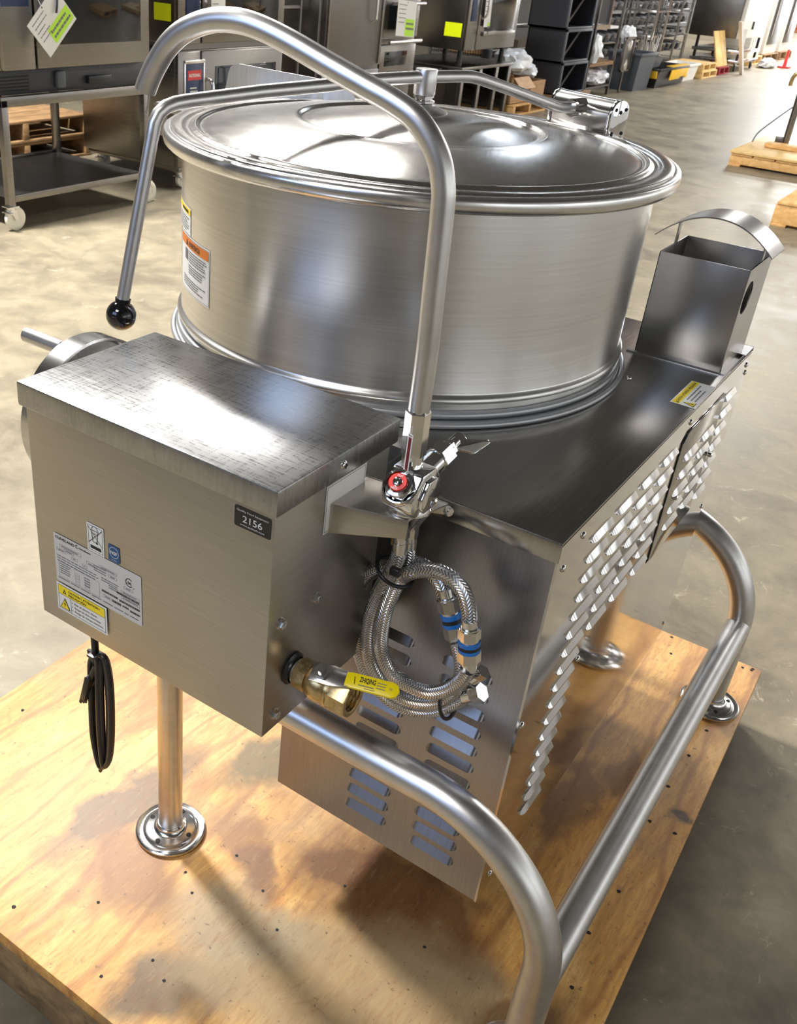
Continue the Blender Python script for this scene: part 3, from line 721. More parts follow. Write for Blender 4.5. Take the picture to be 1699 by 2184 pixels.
D.bars(.050, .062, .0255, 4, .0036, .0012, 'ink_grey', .2, .0003); D.bars(.068, .090, .052, 3, .0034, .0012, 'ink_grey', .2, .0003)
D.bars(.080, .112, .0395, 2, .0032, .0012, 'ink_grey', .2, .0003); D.bars(.004, .140, .0058, 1, .003, .0013, 'ink_grey', .02, .0003); D.bars(.092, .110, .0335, 2, .003, .0012, 'ink_grey', .2, .0003)
for k in range(8): D.frame(.034 + .017 * (k % 2), .010 + .0042 * (k // 2), .042 + .017 * (k % 2), .0132 + .0042 * (k // 2), .0003, 'ink_grey', .0002)
D.frame(.006, .0085, .076, .031, .0003, 'ink_grey', .0002)
for (a, b, c, d) in ((.105, .0295, .142, .0325), (.080, .0205, .107, .0235), (.109, .0195, .142, .0225), (.097, .013, .112, .0165), (.114, .0135, .124, .0165), (.126, .0120, .142, .0150)):
    x = a
    while x < c: wd = random.uniform(.0004, .0013); D.rect(x, b, min(c, x + wd), d, 'ink', .0003); x += wd + random.uniform(.0003, .0008)
D.ring((.126, .0535), .0048, .0060, 'ink', .0003, .75, 5.6); D.text('SA', .1265, .0515, .0048, 'ink', .0004, .0060, .03, True); D.text('C', .1185, .0475, .0024, 'ink', .0003); D.text('US', .1315, .0475, .0024, 'ink', .0003)
D.build('rating_plate', box, 'silver printed rating plate')
D = Decal(FB(-.524, .5615), 'sticker_white'); w_, h_ = .0875, .0415
D.F = planeF((-.524, cy0 - .0012, .5615), (1, 0, 0), (0, 0, 1))
D.rect(0, 0, w_, h_, 'sticker_white', 0); D.frame(.0028, .0028, w_ - .0028, h_ - .0028, .0005, 'ink', .0003); D.rect(.0034, .0255, w_ - .0034, h_ - .0034, 'sticker_yellow', .0003); D.rect(.0034, .0250, w_ - .0034, .0255, 'ink', .0004); D.rect(.0245, .003, .0250, .0255, 'ink', .0004)
D.poly([(.011, .0278), (.017, .0278), (.014, .0348)], 'ink', .0005); D.poly([(.0136, .0286), (.0144, .0286), (.0144, .032), (.0136, .032)], 'sticker_yellow', .0007)
D.text('CAUTION ! ATTENTION !', .021, .0325, .0044, 'ink', .0005, .055, .025); D.text('PRECAUCIÓN', .021, .0272, .0044, 'ink', .0005, .031, .025)
D.poly([(.0052, .0048), (.0228, .0048), (.0140, .0210)], 'ink', .0005); D.poly([(.0068, .0057), (.0212, .0057), (.0140, .0190)], 'sticker_yellow', .0007)
D.poly([(.0148, .0165), (.0120, .0115), (.0139, .0120), (.0130, .0075), (.0160, .0128), (.0142, .0124)], 'ink', .0009)
for k, s in enumerate(('Risk of electric shock.', 'Risque de choc électrique.', 'Riesgo de choque eléctrico.')):
    v = .0188 - .0057 * k; D.ring((.0275, v + .0012), 0, .0008, 'ink', .0005, n=8); D.text(s, .0310, v, .0042, 'ink', .0005, (.040, .046, .050)[k], .006)
D.build('shock_caution_sticker', box, 'white sticker with a yellow caution heading')
D = Decal(FB(-.2478, .7995), 'black_plastic'); w_, h_ = .0458, .0238
D.rrect(0, 0, w_, h_, .0026, 'black_plastic', 0); D.text('Quality Food Equipment', w_ / 2, .0186, .003, 'ink_light', .0003, .0395, 0, True); D.text('2156', w_ / 2, .0073, .0108, 'ink_light', .0003, .0245, .004, True); D.text('www.qualityfe.com', w_ / 2, .0030, .003, 'ink_light', .0003, .0305, 0, True)
D.build('asset_sticker', box, 'black sticker with white numerals')
D = Decal(planeF((cx1 + .0005, -.1765, .766), (0, 1, 0), (0, 0, 1)), 'sticker_white'); w_, h_ = .0755, .0585
D.rect(0, 0, w_, h_, 'sticker_white', 0); D.frame(.002, .002, w_ - .002, h_ - .002, .0005, 'ink', .0002); D.bars(.012, .040, .006, 2, .003, .0016, 'ink_grey', .2, .0003)
D.build('faucet_notice', box, 'white notice behind the faucet bracket')
# power cord hanging below
mb = N('black_plastic')
def cpt(px, py, dy=0): return Y((px, py), BY0 + .055 + dy)
P0 = cpt(200, 1362); mb.cyl((P0.x, P0.y, BB + .0005), (P0.x, P0.y, BB - .014), .0105, .0095, 20)
mb.tube([Vector((P0.x, P0.y, BB - .01)), cpt(203, 1385), cpt(203, 1410)], .0052, 12, smooth=4)
mb.build('cord_grip', 'black_plastic', box)
for k, (dx, top, bot, dy) in enumerate(((-6, 1396, 1636, 0), (2, 1392, 1630, .006), (10, 1396, 1626, .004), (16, 1402, 1630, -.003), (9, 1400, 1634, -.006))):
    mb = N('black_plastic')
    l = [cpt(204, 1400, dy), cpt(199 + dx, 1412, dy), cpt(200 + dx, 1470, dy), cpt(203 + dx, 1560, dy), cpt(212 + dx * .6, bot - 14, dy), cpt(220 + dx * .4, bot, dy), cpt(231 + dx * .25, bot - 18, dy), cpt(234 + dx * .3, 1560, dy), cpt(232 + dx * .3, 1470, dy), cpt(224 + dx * .2, 1410, dy), cpt(212, 1396, dy)]
    mb.tube(l, .0043, 10, smooth=5); mb.build('cord_loop', 'black_plastic', box)
mb = N('black_plastic'); a, b = cpt(193, 1442, -.004), cpt(182, 1488, -.004); mb.obox(a, b, .014, .010, None, .002)
for dx in (-5, 1, 6): c = cpt(179 + dx, 1487, -.004); mb.obox(c, c + (b - a).normalized() * .012, .002, .004)
mb.tube([cpt(205, 1420, -.004), cpt(199, 1432, -.004), cpt(194, 1444, -.004)], .0042, 10, smooth=3); mb.build('plug', 'black_plastic', box)
mb = N('black_plastic'); c = cpt(207, 1397); mb.box(c.x - .010, c.x + .010, c.y - .010, c.y + .008, c.z - .002, c.z + .002, None, .001); mb.obox(c, cpt(188, 1388), .004, .006); mb.build('cable_tie', 'black_plastic', box); mb = N('black_plastic'); c = cpt(217, 1622); mb.obox(c, cpt(214, 1645), .004, .004); mb.build('cable_tie', 'black_plastic', box)

# ---- brass ball valve
vp = X((622, 1424), cx1); mb = N('black_plastic')
va = Vector((1, 0, 0)); n0 = vp.copy()
def vx(d): return n0 + va * d
mb.lathe(vx(0), [(.0185, 0), (.0195, .002), (.0165, .004), (.016, .006)], 24, axis=va); mb.build('valve_gasket', 'black_plastic', K)
mb = N('brass')
mb.cyl(vx(.003), vx(.014), .0120, n=24, m='gasket'); mb.cyl(vx(.010), vx(.026), .0178, .0182, 8); mb.lathe(vx(0), [(.0160, .026), (.0195, .031), (.0205, .040), (.0195, .048), (.0180, .052), (.0190, .053), (.0205, .054), (.0205, .057), (.0190, .058)], 32, axis=va)
# open hexagonal outlet with a threaded bore
h = 8; u, w2, d_ = frame(va); pr = []
for j, (r, x) in enumerate(((.0205, .057), (.0212, .060), (.0212, .080), (.0200, .082))):
    for k in range(h): a = 2 * PI * (k + .5) / h; pr.append(vx(x) + (u * math.cos(a) + w2 * math.sin(a)) * r)
fs = [[j * h + k, j * h + (k + 1) % h, (j + 1) * h + (k + 1) % h, (j + 1) * h + k] for j in range(3) for k in range(h)]
mb.add(pr, fs)
mb.lathe(vx(0), [(.0198, .082), (.0155, .0822)] + [(.0150 if k % 2 else .0138, .0815 - .0022 * k) for k in range(9)] + [(.0138, .060), (.001, .060)], 32, axis=va)
valve = mb.build('ball_valve', 'brass', K, ang=30); lab(valve, 'brass ball valve with an open threaded outlet')
st = vx(.044); up = Vector((.12, -.42, .9)).normalized(); sc0 = st + up * .018; hd = (onplane((848, 1474), st + up * .034, up) - (st + up * .034)); hd_l = hd.length; hd.normalize(); hs = up.cross(hd).normalized()
mb = N('satin_chrome'); mb.cyl(st, sc0 + up * .010, .0085, n=20, m='satin_chrome'); mb.cyl(sc0 + up * .0125, sc0 + up * .019, .0090, .0086, 6); mb.cyl(sc0 + up * .019, sc0 + up * .023, .0046, n=16)
mb.prism([sc0 + up * .010 + hd * a + hs * b for a, b in ((-.012, -.011), (.010, -.012), (.038, -.008), (.038, .008), (.010, .012), (-.012, .011))], up * .0024, None, .0006)
stm = mb.build('stem_nut', 'satin_chrome', valve, ang=30)
hb0 = sc0 + up * .0105 + hd * .032; Lh = hd_l - .030
mb = N('handle_yellow'); pts = [(0, -.0088), (Lh * .85, -.0088), (Lh * .95, -.0065), (Lh, 0), (Lh * .95, .0065), (Lh * .85, .0088), (0, .0088), (-.006, .0075), (-.006, -.0075)]
mb.prism([hb0 + hd * a + hs * b for a, b in pts], up * .0045, None, .0012)
hF = lambda u, v, h: hb0 + up * (.00465 + h) + hd * u + hs * v
D = Decal(hF, 'ink'); D.mb = mb
D.text('ZHIQING', Lh * .17, .0000, .0078, 'ink', 0, Lh * .33, .03); D.bars(Lh * .17, Lh * .5, -.0045, 1, .002, .0012, 'ink_grey', .1, 0); D.bars(Lh * .53, Lh * .72, .0030, 3, .0030, .0010, 'ink_grey', .1, 0)
D.text('YK', Lh * .78, -.0015, .0045, 'ink_grey', 0, Lh * .08); D.line((Lh * .06, .0045), (Lh * .09, -.004), .0008, 'ink', 0); D.line((Lh * .3, -.0065), (Lh * .52, -.0065), .0006, 'ink', 0)
mb.build('lever_handle', 'handle_yellow', valve, ang=35).__setitem__('label', 'yellow lever handle')

# ---- faucet on its bracket
FC = Vector((-.132, -.118, 0))
mb = N('box_steel'); bz = .7985; bt_ = .0022
p = [Vector((cx1, -.1665, bz + .012)), Vector((cx1, -.1185, bz + .012)), Vector((cx1 + .012, -.0985, bz)), Vector((-.105, -.088, bz)), Vector((-.1155, -.1395, bz)), Vector((-.135, -.1455, bz))]
mb.prism([Vector((cx1, -.1655, bz)), Vector((cx1, -.090, bz)), Vector((-.106, -.082, bz)), Vector((-.120, -.1400, bz))], (0, 0, bt_), None, .0005)
mb.prism([Vector((cx1, -.1665, bz + bt_)), Vector((-.119, -.1412, bz + bt_)), Vector((-.119, -.1412, bz - .020)), Vector((cx1, -.1665, bz - .034))], (0, .002, 0), None, .0005)
mb.prism([Vector((cx1, -.0895, bz + bt_)), Vector((-.106, -.0815, bz + bt_)), Vector((-.106, -.0815, bz - .012)), Vector((cx1, -.0895, bz - .03))], (0, .002, 0), None, .0005)
brk = mb.build('faucet_bracket', 'box_steel', K, ang=30)
mb = N('chrome'); mb.cyl((-.104, -.086, bz - .003), (-.098, -.088, bz - .003), .0055, .005, 6); mb.build('bracket_screw', 'chrome', brk, ang=30)
mb = N('chrome')
fx, fy = FC.x, FC.y; z0 = bz + bt_
mb.lathe((fx, fy, z0), [(.001, 0), (.0225, 0), (.0240, .0015), (.0240, .004), (.0215, .009)], 40)
prf = [(-.020, .002), (.020, .002), (.031, .018), (.031, .027), (.015, .050), (-.013, .050), (-.031, .027), (-.031, .014)]
mb.prism([Vector((fx - .019, fy + a, z0 + b)) for a, b in prf], (.038, 0, 0), None, .0035)
mb.prism([Vector((fx + .019, fy + a * .62, z0 + .006 + b * .72)) for a, b in prf], (.005, 0, 0), None, .0018)
va2 = Vector((.06, -.70, .71)).normalized(); o2 = Vector((fx - .001, fy - .0215, z0 + .0335))
mb.lathe(o2, [(.0195, -.006), (.0200, .002), (.0190, .0045), (.0175, .005)], 40, axis=va2); mb.cyl(o2 + va2 * .004, o2 + va2 * .009, .0178, .0172, 6); mb.lathe(o2, [(.0150, .008), (.0152, .0105), (.0145, .0145), (.0115, .0155)], 40, axis=va2)
fau = mb.build('faucet_body', 'chrome', K, ang=35)
D = Decal(planeF((fx + .0245, fy - .002, z0 + .026), (0, 1, 0), (0, 0, 1)), 'ink_grey'); D.ring((0, 0), .0062, .0068, 'ink_grey', 0); D.text('G', -.0022, -.0028, .0068, 'ink_grey', .0001, .0045, .01); D.build('cast_mark', fau)
oc = o2 - va2 * .002
mb = N('red_index'); mb.lathe(oc, [(.0050, .0182), (.0052, .0186), (.0092, .0186), (.0096, .0178), (.0096, .0150)], 40, axis=va2)
uu = Vector((0, 0, 1)).cross(-va2).normalized() * -1; uu = Vector((1, 0, 0)) - va2 * va2.x; uu.normalize(); vv = va2.cross(uu).normalized()
D = Decal(lambda u, v, h: oc + va2 * (.0188) + uu * u + vv * v, 'ink_light'); D.mb = mb
D.text('HOT', 0, -.0086, .0036, 'ink_light', 0, .007, .02, True); D.text('HOT', 0, .0056, .0030, 'ink_light', 0, .006, .02, True)
mb.build('hot_index', 'red_index', fau, ang=40).__setitem__('label', 'red index ring')
mb = N('chrome'); mb.lathe(oc, [(.0050, .0172), (.0048, .0195), (.003, .0205), (.0001, .0208)], 24, axis=va2)
for d1, d2 in ((uu, vv), (vv, uu)): mb.obox(oc + va2 * .0208 - d1 * .0028, oc + va2 * .0208 + d1 * .0028, .0011, .0009, 'inner_dark', up=tuple(va2))
mb.build('index_screw', 'chrome', fau, ang=50)
# hexagonal riser and gooseneck
rp = Vector((fx, fy, 0))
phi = Vector((-.9925, -.122, 0)).normalized(); nrm = Vector((-phi.y, phi.x, 0))
def gp(q): return onplane(q, (rp.x, rp.y, 1), nrm)
rz0, rz1 = z0 + .050, gp((893, 872)).z
g0 = gp((893, 872)); lean = (gp((927, 600)) - g0).normalized(); gb = g0 - lean * ((g0.z - rz0) / lean.z)
mb = N('chrome'); mb.cyl(gb - lean * .004, gb + lean * .016, .0112, n=28); mb.cyl(gb + lean * .013, g0 - lean * .003, .0128, .0128, 6); mb.cyl(g0 - lean * .003, g0, .0128, .0116, 6)
mb.build('hex_riser', 'chrome', fau, ang=30)
path = [(893, 876), (912, 740), (927, 600), (943, 450), (945, 400), (938, 348), (918, 298), (885, 252), (838, 217), (780, 184), (700, 138), (620, 91), (560, 61), (515, 46), (470, 42), (430, 49), (390, 68), (358, 98), (333, 138), (318, 170), (310, 192)]
mb = N('tube_steel'); gl = spline([gp(q) for q in path], 6); mb.tube(gl, .0108, 28, caps=False)
tt_ = (gl[-1] - gl[-3]).normalized(); mb.lathe(gl[-1], [(.0108, 0), (.0098, .0002), (.0096, -.02)], 28, axis=tt_)
goose = mb.build('gooseneck_spout', 'tube_steel', fau, ang=50)
mb = N('satin_chrome'); a = gp((318, 198)); b = gp((314, 235)); mb.tube([a, gp((317, 215)), b, gp((311, 240))], .0012, 8, smooth=3); mb.build('drip_wire', 'satin_chrome', goose)
# wing valve
wd = Vector((.05, .97, .24)).normalized(); wv0 = Vector((fx, fy + .020, z0 + .034))
mb = N('chrome'); mb.cyl(wv0 - wd * .004, wv0 + wd * .026, .0125, n=28); mb.cyl(wv0 + wd * .024, wv0 + wd * .0255, .0136, n=28, m='satin_chrome'); mb.cyl(wv0 + wd * .0255, wv0 + wd * .043, .0148, .0148, 6); mb.cyl(wv0 + wd * .043, wv0 + wd * .053, .0100, .009, 20); mb.cyl(wv0 + wd * .047, wv0 + wd * .051, .0108, .0108, 6)
wvo = mb.build('supply_valve', 'chrome', fau, ang=30)
w0 = wv0 + wd * .058; mb = N('chrome'); mb.cyl(w0 - wd * .008, w0 + wd * .006, .0066, .0058, 18)
wn_ = (-CF); wn_ = (wn_ - wd * wn_.dot(wd)).normalized()
A = [onplane(q, w0, wn_) for q in ((958, 948), (955, 938), (972, 922), (984, 925), (992, 938), (1036, 938), (1043, 947), (1010, 970), (1003, 967), (982, 962), (972, 958))]
mb.prism([p - wn_ * .003 for p in A], wn_ * .006, None, .001); mb.build('wing_handle', 'chrome', wvo, ang=30)
mb = N('sticker_white'); a = Y((873, 923), fy - .0165); 
D = Decal(planeF(Y((858, 1000), fy - .020), (.7, -.7, 0), (0, 0, 1)), 'sticker_white')
o3 = Y((861, 993), fy - .0195); dv = (Y((871, 922), fy - .0195) - o3); Lq = dv.length; dv.normalize(); du = Vector((.93, -.35, 0)).normalized()
D.F = lambda u, v, h: o3 + du * u + dv * v + Vector((0, -1, 0)) * h
D.rect(0, -.006, .0075, Lq, 'sticker_white', 0); D.rect(.0016, -.005, .0058, Lq - .004, 'red_bucket', .0003); D.bars(.001, .0065, Lq - .0026, 1, .002, .0012, 'ink_grey', .1, .0004)
D.build('riser_label', fau, 'narrow white and dark red strip label')

# ---- braided supply hoses
HY = -.070
def hp_(pts, dy=0): return [Y((a, b), HY + dy + (c[0] if c else 0)) for a, b, *c in pts]
hr = .0089
n1 = Vector((fx - .012, fy - .006, bz)); n2 = Vector((fx + .012, fy + .012, bz))
def nipple(q, q2, dy):
    a, b = Y(q, HY + dy), Y(q2, HY + dy); d = (b - a).normalized(); mb = N('satin_chrome'); mb.cyl(a, a + d * .014, .0095, .0095, 6); mb.cyl(a + d * .014, a + d * .020, .0082, n=20)
    mb.cyl(a + d * .020, b, .0088, n=20)
    return mb
nip = []
mb = nipple((857, 1122), (852, 1178), -.018); mb.cyl(n1 + Vector((0, 0, -.001)), Y((857, 1124), HY - .018), .0075, n=20); nip.append(mb.build('hose_nipple', 'satin_chrome', K, ang=30))
mb = nipple((876, 1120), (871, 1168), .004); mb.cyl(n2 + Vector((0, 0, -.001)), Y((876, 1122), HY + .004), .0075, n=20); nip.append(mb.build('hose_nipple', 'satin_chrome', K, ang=30))
mb = N('brass'); a, b = Y((843, 1128), -.06), Y((840, 1160), -.06); mb.cyl(a, b, .0045, n=14); mb.build('brass_stub', 'brass', K)
hoses = [
 ('first', [(852, 1172), (846, 1195), (832, 1222), (808, 1262), (790, 1312), (784, 1365), (792, 1415), (818, 1458), (858, 1488), (900, 1499), (940, 1494), (970, 1470), (983, 1435), (982, 1400), (976, 1372)], [-.018, -.016, -.012] + [-.004] * 12),
 ('second', [(871, 1164), (868, 1190), (858, 1222), (838, 1262), (820, 1310), (812, 1362), (818, 1402), (838, 1438), (872, 1462), (915, 1477), (955, 1470), (985, 1448), (997, 1428)], [.004, .004, .0, -.006] + [-.016] * 9),
 ('third', [(953, 1284), (945, 1262), (934, 1238), (912, 1212), (880, 1199), (845, 1206), (806, 1212), (778, 1234), (762, 1272), (757, 1330), (766, 1390), (790, 1448), (830, 1492), (880, 1514), (930, 1514), (972, 1497), (992, 1484)], [.008] * 5 + [.004] * 8 + [.006] * 4),
 ('fourth', [(1000, 1335), (999, 1300), (988, 1262), (966, 1235), (935, 1219), (900, 1216), (872, 1222), (846, 1240), (824, 1280), (802, 1330), (797, 1380), (808, 1428), (838, 1472), (885, 1497), (935, 1497), (975, 1473), (992, 1440), (999, 1412)], [-.010] * 7 + [.010] * 6 + [.014, .014, .010, .0, -.010])]
for nm, pts, dys in hoses:
    mb = N('braided_steel'); P = [Y(q, HY + d) for q, d in zip(pts, dys)]; mb.tube(P, hr, 24, smooth=8)
    mb.build('braided_hose', 'braided_steel', K, ang=60)
def fitting(q0, q1, dy, parts, nm='hose_coupling', lb=None):
    a, b = Y(q0, HY + dy), Y(q1, HY + dy); d = (b - a); L = d.length; d.normalize(); mb = N('satin_chrome')
    for t0, t1, r, nside, m in parts: mb.cyl(a + d * L * t0, a + d * L * t1, r, r, nside, m)
    o = mb.build(nm, 'satin_chrome', K, ang=30)
    if lb: o['label'] = lb
CP = [(0, .14, .0086, 20, 'satin_chrome'), (.14, .17, .0105, 20, 'satin_chrome'), (.17, .36, .0125, 6, 'satin_chrome'), (.36, .40, .0108, 24, 'satin_chrome'), (.40, .47, .0122, 24, 'seal_blue'), (.47, .54, .0116, 24, 'ink'), (.54, .60, .0122, 24, 'seal_blue'), (.60, .80, .0130, 6, 'satin_chrome'), (.80, 1, .0086, 20, 'satin_chrome')]
fitting((948, 1255), (978, 1385), .006, CP, lb='chrome coupling with a blue seal, behind the other'); fitting((1001, 1322), (999, 1430), -.012, [(max(0, a - .0), b, r + .0005, n_, m) for a, b, r, n_, m in CP], lb='chrome coupling with a blue seal, in front')
fitting((990, 1485), (1028, 1476), .004, [(0, .5, .0088, 20, None), (.5, 1, .0115, .0 and 6 or 6, None)], 'hose_end', 'open hose end nut pointing right')
fitting((1008, 1448), (1032, 1432), .0, [(0, .5, .0075, 16, None), (.5, 1, .0085, 6, None)], 'hose_end')
mb = N('black_plastic')
def tie(c, r1, r2, ux, dy):
    P = Y(c, HY + dy); ux = Vector(ux).normalized(); ar = [P + ux * math.cos(2 * PI * k / 24) * r1 + Vector((0, 1, 0)) * math.sin(2 * PI * k / 24) * r2 for k in range(25)]
    mb.tube(ar, .0024, 8)
tie((843, 1217), .0235, .024, (1, 0, -.45), -.006); P = Y((843, 1219), HY - .031); mb.box(P.x - .006, P.x + .006, P.y - .004, P.y + .003, P.z - .005, P.z + .005, None, .001); mb.build('cable_tie', 'black_plastic', K, ang=60)
mb = N('black_plastic'); tie((957, 1492), .0235, .022, (-.30, 0, 1), 0); mb.build('cable_tie', 'black_plastic', K, ang=60)

# ---- tubular stand
TR = .0235; R = .20
def archpts(y):
    c = Vector((XB - R, y, ZH - R)); return [Vector((XA, y, ZH)), Vector((-.3, y, ZH)), Vector((-.15, y, ZH))] + arc(c, (0, 0, 1), (1, 0, 0), R, 0, PI / 2, 20) + [Vector((XB, y, .012))]
mb = N('tube_steel'); mb.tube(archpts(YA), TR, 36); fr = mb.build('stand_frame', 'tube_steel', K, ang=50); lab(fr, 'bent front tube of the stand')
mb = N('tube_steel'); mb.tube(archpts(YB), TR, 36); mb.build('stand_frame', 'tube_steel', K, ang=50).__setitem__('label', 'bent rear tube of the stand')
mb = N('tube_steel'); mb.cyl((XB, YA, .190), (XB, YB, .205), TR, n=36); mb.build('stand_rail', 'tube_steel', K, ang=50)
for x, y in ((XA, YA), (XA, YB)):
    mb = N('tube_steel'); mb.cyl((x, y, .012), (x, y, BB), .0198, n=36); mb.build('stand_leg', 'tube_steel', K, ang=50)
for i, (x, y) in enumerate(((XA, YA), (XB, YA), (XB, YB), (XA, YB))):
    mb = N('satin_chrome'); rr = .020 if i in (0, 3) else .0238
    mb.lathe((x, y, 0), [(.0001, .001), (.0575, .001), (.0585, .003), (.0580, .0060), (.0555, .0075), (.0510, .0062), (.0470, .0058), (.0440, .0078), (.0385, .0105), (rr + .009, .0112), (rr + .004, .0135), (rr + .0012, .019), (rr + .0008, .024), (rr - .0008, .0245)], 56)
    for k in range(4):
        a = math.radians(8 + 90 * k + (0, 20, 25, 0)[i]); c = Vector((x + .0365 * math.cos(a), y + .0365 * math.sin(a), .0102)); mb.cyl(c, c + Vector((0, 0, .0012)), .0040, n=14, m='inner_dark')
    mb.build('flanged_foot', 'satin_chrome', K, ang=40)
mb = N('panel_steel'); mb.box(-.36, -.20, YB - .05, YB + .05, .42, .72, None, .003); mb.build('rear_pivot_housing', 'panel_steel', K)
#PART3
# ------------------------------------------------------------------ the warehouse behind, in a row along the aisle
def part(parent, name, mat, *boxes, bev=0, label=None, each=False):
    if each:
        for b in boxes: part(parent, name, mat, b, bev=bev, label=label)
        return
    mb = N(mat)
    for b in boxes: mb.box(*b, None, bev)
    o = mb.build(name, mat, parent, ang=30)
    if label: o['label'] = label
    return o
def caster(parent, x, y, ztop, r=.062, side=1, wm='white_rubber'):
    mb = N('satin_chrome'); z = FL + r
    mb.box(x - .03, x + .03, y - .035, y + .035, ztop - .006, ztop, None, .001); mb.cyl((x, y, ztop - .006), (x, y, ztop - .022), .022, n=20)
    for s in (-1, 1): mb.prism([Vector((x - .018 + .03 * s * 0, y - .02, ztop - .02)), Vector((x + .018, y - .02, ztop - .02)), Vector((x + .026, y + .012, z - .006)), Vector((x + .008, y + .020, z - .006))], (0, 0, 0) if 0 else (.0001, 0, 0)) if 0 else None
    for s in (-.019, .016): mb.prism([Vector((x + s, y - .022, ztop - .020)), Vector((x + s, y + .022, ztop - .020)), Vector((x + s, y + .032, z)), Vector((x + s, y + .016, z - .010))], (.003, 0, 0))
    mb.box(x - .02, x + .05, y - .045, y - .012, ztop - .032, ztop - .026, None, .002)
    c = mb.build('caster', 'satin_chrome', parent, ang=30)
    mb = N(wm); yy = y + .022
    mb.lathe((x, yy, z), [(r - .022, -.013), (r - .006, -.014), (r, -.010), (r, .010), (r - .006, .014), (r - .022, .013), (.012, .010), (.010, .014), (.0005, .014)], 28, axis=(1, 0, 0)); mb.lathe((x, yy, z), [(.0005, -.014), (.01, -.014), (.012, -.010), (r - .022, -.013)], 28, axis=(1, 0, 0))
    mb.build('wheel', wm, c, ang=40)
def hang_tag(name, F, w, h, label, cat, seed, back, lime=(.45, .05, .95, .5), mark=True):
    random.seed(seed); D = Decal(F, 'sticker_white')
    D.rect(0, 0, w, h, 'sticker_white', 0); D.rect(0, h, w, 0, 'sticker_white', -.0012)
    D.rect(w * lime[0], h * lime[1], w * lime[2], h * lime[3], 'lime', .0004)
    D.bars(w * .08, w * .55, h * .86, 5, h * .12, h * .022, 'ink_grey', .5, .0006); D.bars(w * (lime[0] + .05), w * lime[2], h * (lime[3] - .16), 2, h * .14, h * .06, 'ink_grey', .2, .0008)
    D.ring((w / 2, h * .95), .0, h * .02, 'ink', .0006)
    o = D.build(name, None); tag(o, label, cat)
    P = F(w / 2, h * .96, 0); mb = N('ink_grey'); mb.tube([P, P + Vector((-.02, 0, .03)), Vector((back, P.y, P.z + .035))], .0025, 6); mb.build('string', 'ink_grey', o); return o
def combi(loc_label, y0, y1, z0, z1, xf, dep, parent, glass=(.27, .90), panel='black_glass', sign=False):
    w = y1 - y0
    ys = y0 + w * .20
    part(parent, 'cabinet', 'oven_steel', (xf - dep, xf - .03, y0, y1, z0, z1), bev=.006)
    part(parent, 'control_column', 'oven_steel', (xf - .032, xf, y0 + .002, ys, z0 + .002, z1 - .002), bev=.008)
    d = part(parent, 'door', 'oven_steel', (xf - .032, xf + .004, ys + .008, y1 - .002, z0 + .004, z1 - .004), bev=.008)
    hh = z1 - z0
    part(d, 'door_glass', 'black_glass', (xf + .003, xf + .007, ys + .008 + w * .12, y1 - w * .07, z0 + hh * .14, z1 - hh * .14), bev=.001)
    mb = N('satin_chrome'); yh = ys + w * .055; mb.tube([(xf + .005, yh, z0 + hh * .30), (xf + .05, yh, z0 + hh * .34), (xf + .055, yh, z0 + hh * .5), (xf + .05, yh, z0 + hh * .72), (xf + .005, yh, z0 + hh * .76)], .011, 12, smooth=4); mb.build('door_handle', 'satin_chrome', d)
    return ys

# first oven, on its stand
o1 = thing('oven_stand', (-4.4, 2.98, FL), 'open steel stand on white casters carrying the leftmost oven', 'stand')
for y in (2.47, 3.49):
    for x in (-4.02, -4.80): part(o1, 'leg', 'oven_steel', (x - .02, x + .02, y - .02, y + .02, .005 - .03, .50), bev=.002)
part(o1, 'top_frame', 'oven_steel', (-4.04, -4.0, 2.45, 3.51, .465, .515), (-4.82, -4.78, 2.45, 3.51, .465, .515), (-4.8, -4.02, 2.45, 2.49, .465, .515), (-4.8, -4.02, 3.47, 3.51, .465, .515), bev=.002)
part(o1, 'shelf', 'dark_steel', (-4.80, -4.02, 2.47, 3.49, .012, .018)); part(o1, 'shelf_edge', 'oven_steel', (-4.015, -4.0, 2.49, 3.47, -.005, .03), (-4.82, -4.805, 2.49, 3.47, -.005, .03), bev=.001, each=True)
for y in (2.47, 3.49):
    for x in (-4.02, -4.80): caster(o1, x, y, -.025)
o = thing('combi_oven', (-4.4, 2.98, .515), 'leftmost large steel oven with dark glass door, on the open stand', 'oven')
combi('', 2.47, 3.50, .635, 1.45, -3.98, .82, o)
b = part(o, 'machine_base', 'charcoal_plastic', (-4.78, -4.03, 2.45, 3.52, .517, .634), bev=.004)
part(b, 'vent_grille', 'inner_dark', *[(-4.031, -4.027, 2.46, 2.66, .535 + .016 * k, .542 + .016 * k) for k in range(5)])
part(b, 'drain_hose', 'grey_plastic', (-4.03, -4.0, 2.83, 2.89, .535, .62), bev=.01)
part(b, 'drip_tray', 'black_plastic', (-4.03, -4.0, 3.05, 3.22, .545, .585), bev=.005)
mb = N('sticker_silver'); part(o, 'top_badge', 'panel_blue', (-3.981, -3.977, 2.48, 2.65, .925, 1.1))
tc = Y((110, 40), 0); TX = -3.90
cpt_ = [X(q, TX) for q in ((58, 55), (108, 123), (163, 40))]
ux = (cpt_[1] - cpt_[0]); uy = (cpt_[2] - cpt_[1]); 
hang_tag('price_tag', planeF(cpt_[0], uy * 1, -ux) if 0 else planeF(cpt_[1], uy, (cpt_[0] - cpt_[1]) - uy * ((cpt_[0] - cpt_[1]).dot(uy) / uy.dot(uy))), uy.length, ux.length, 'white and lime paper tag hanging crooked on the leftmost oven', 'tag', 3, -3.974, (.30, .08, .98, .48))
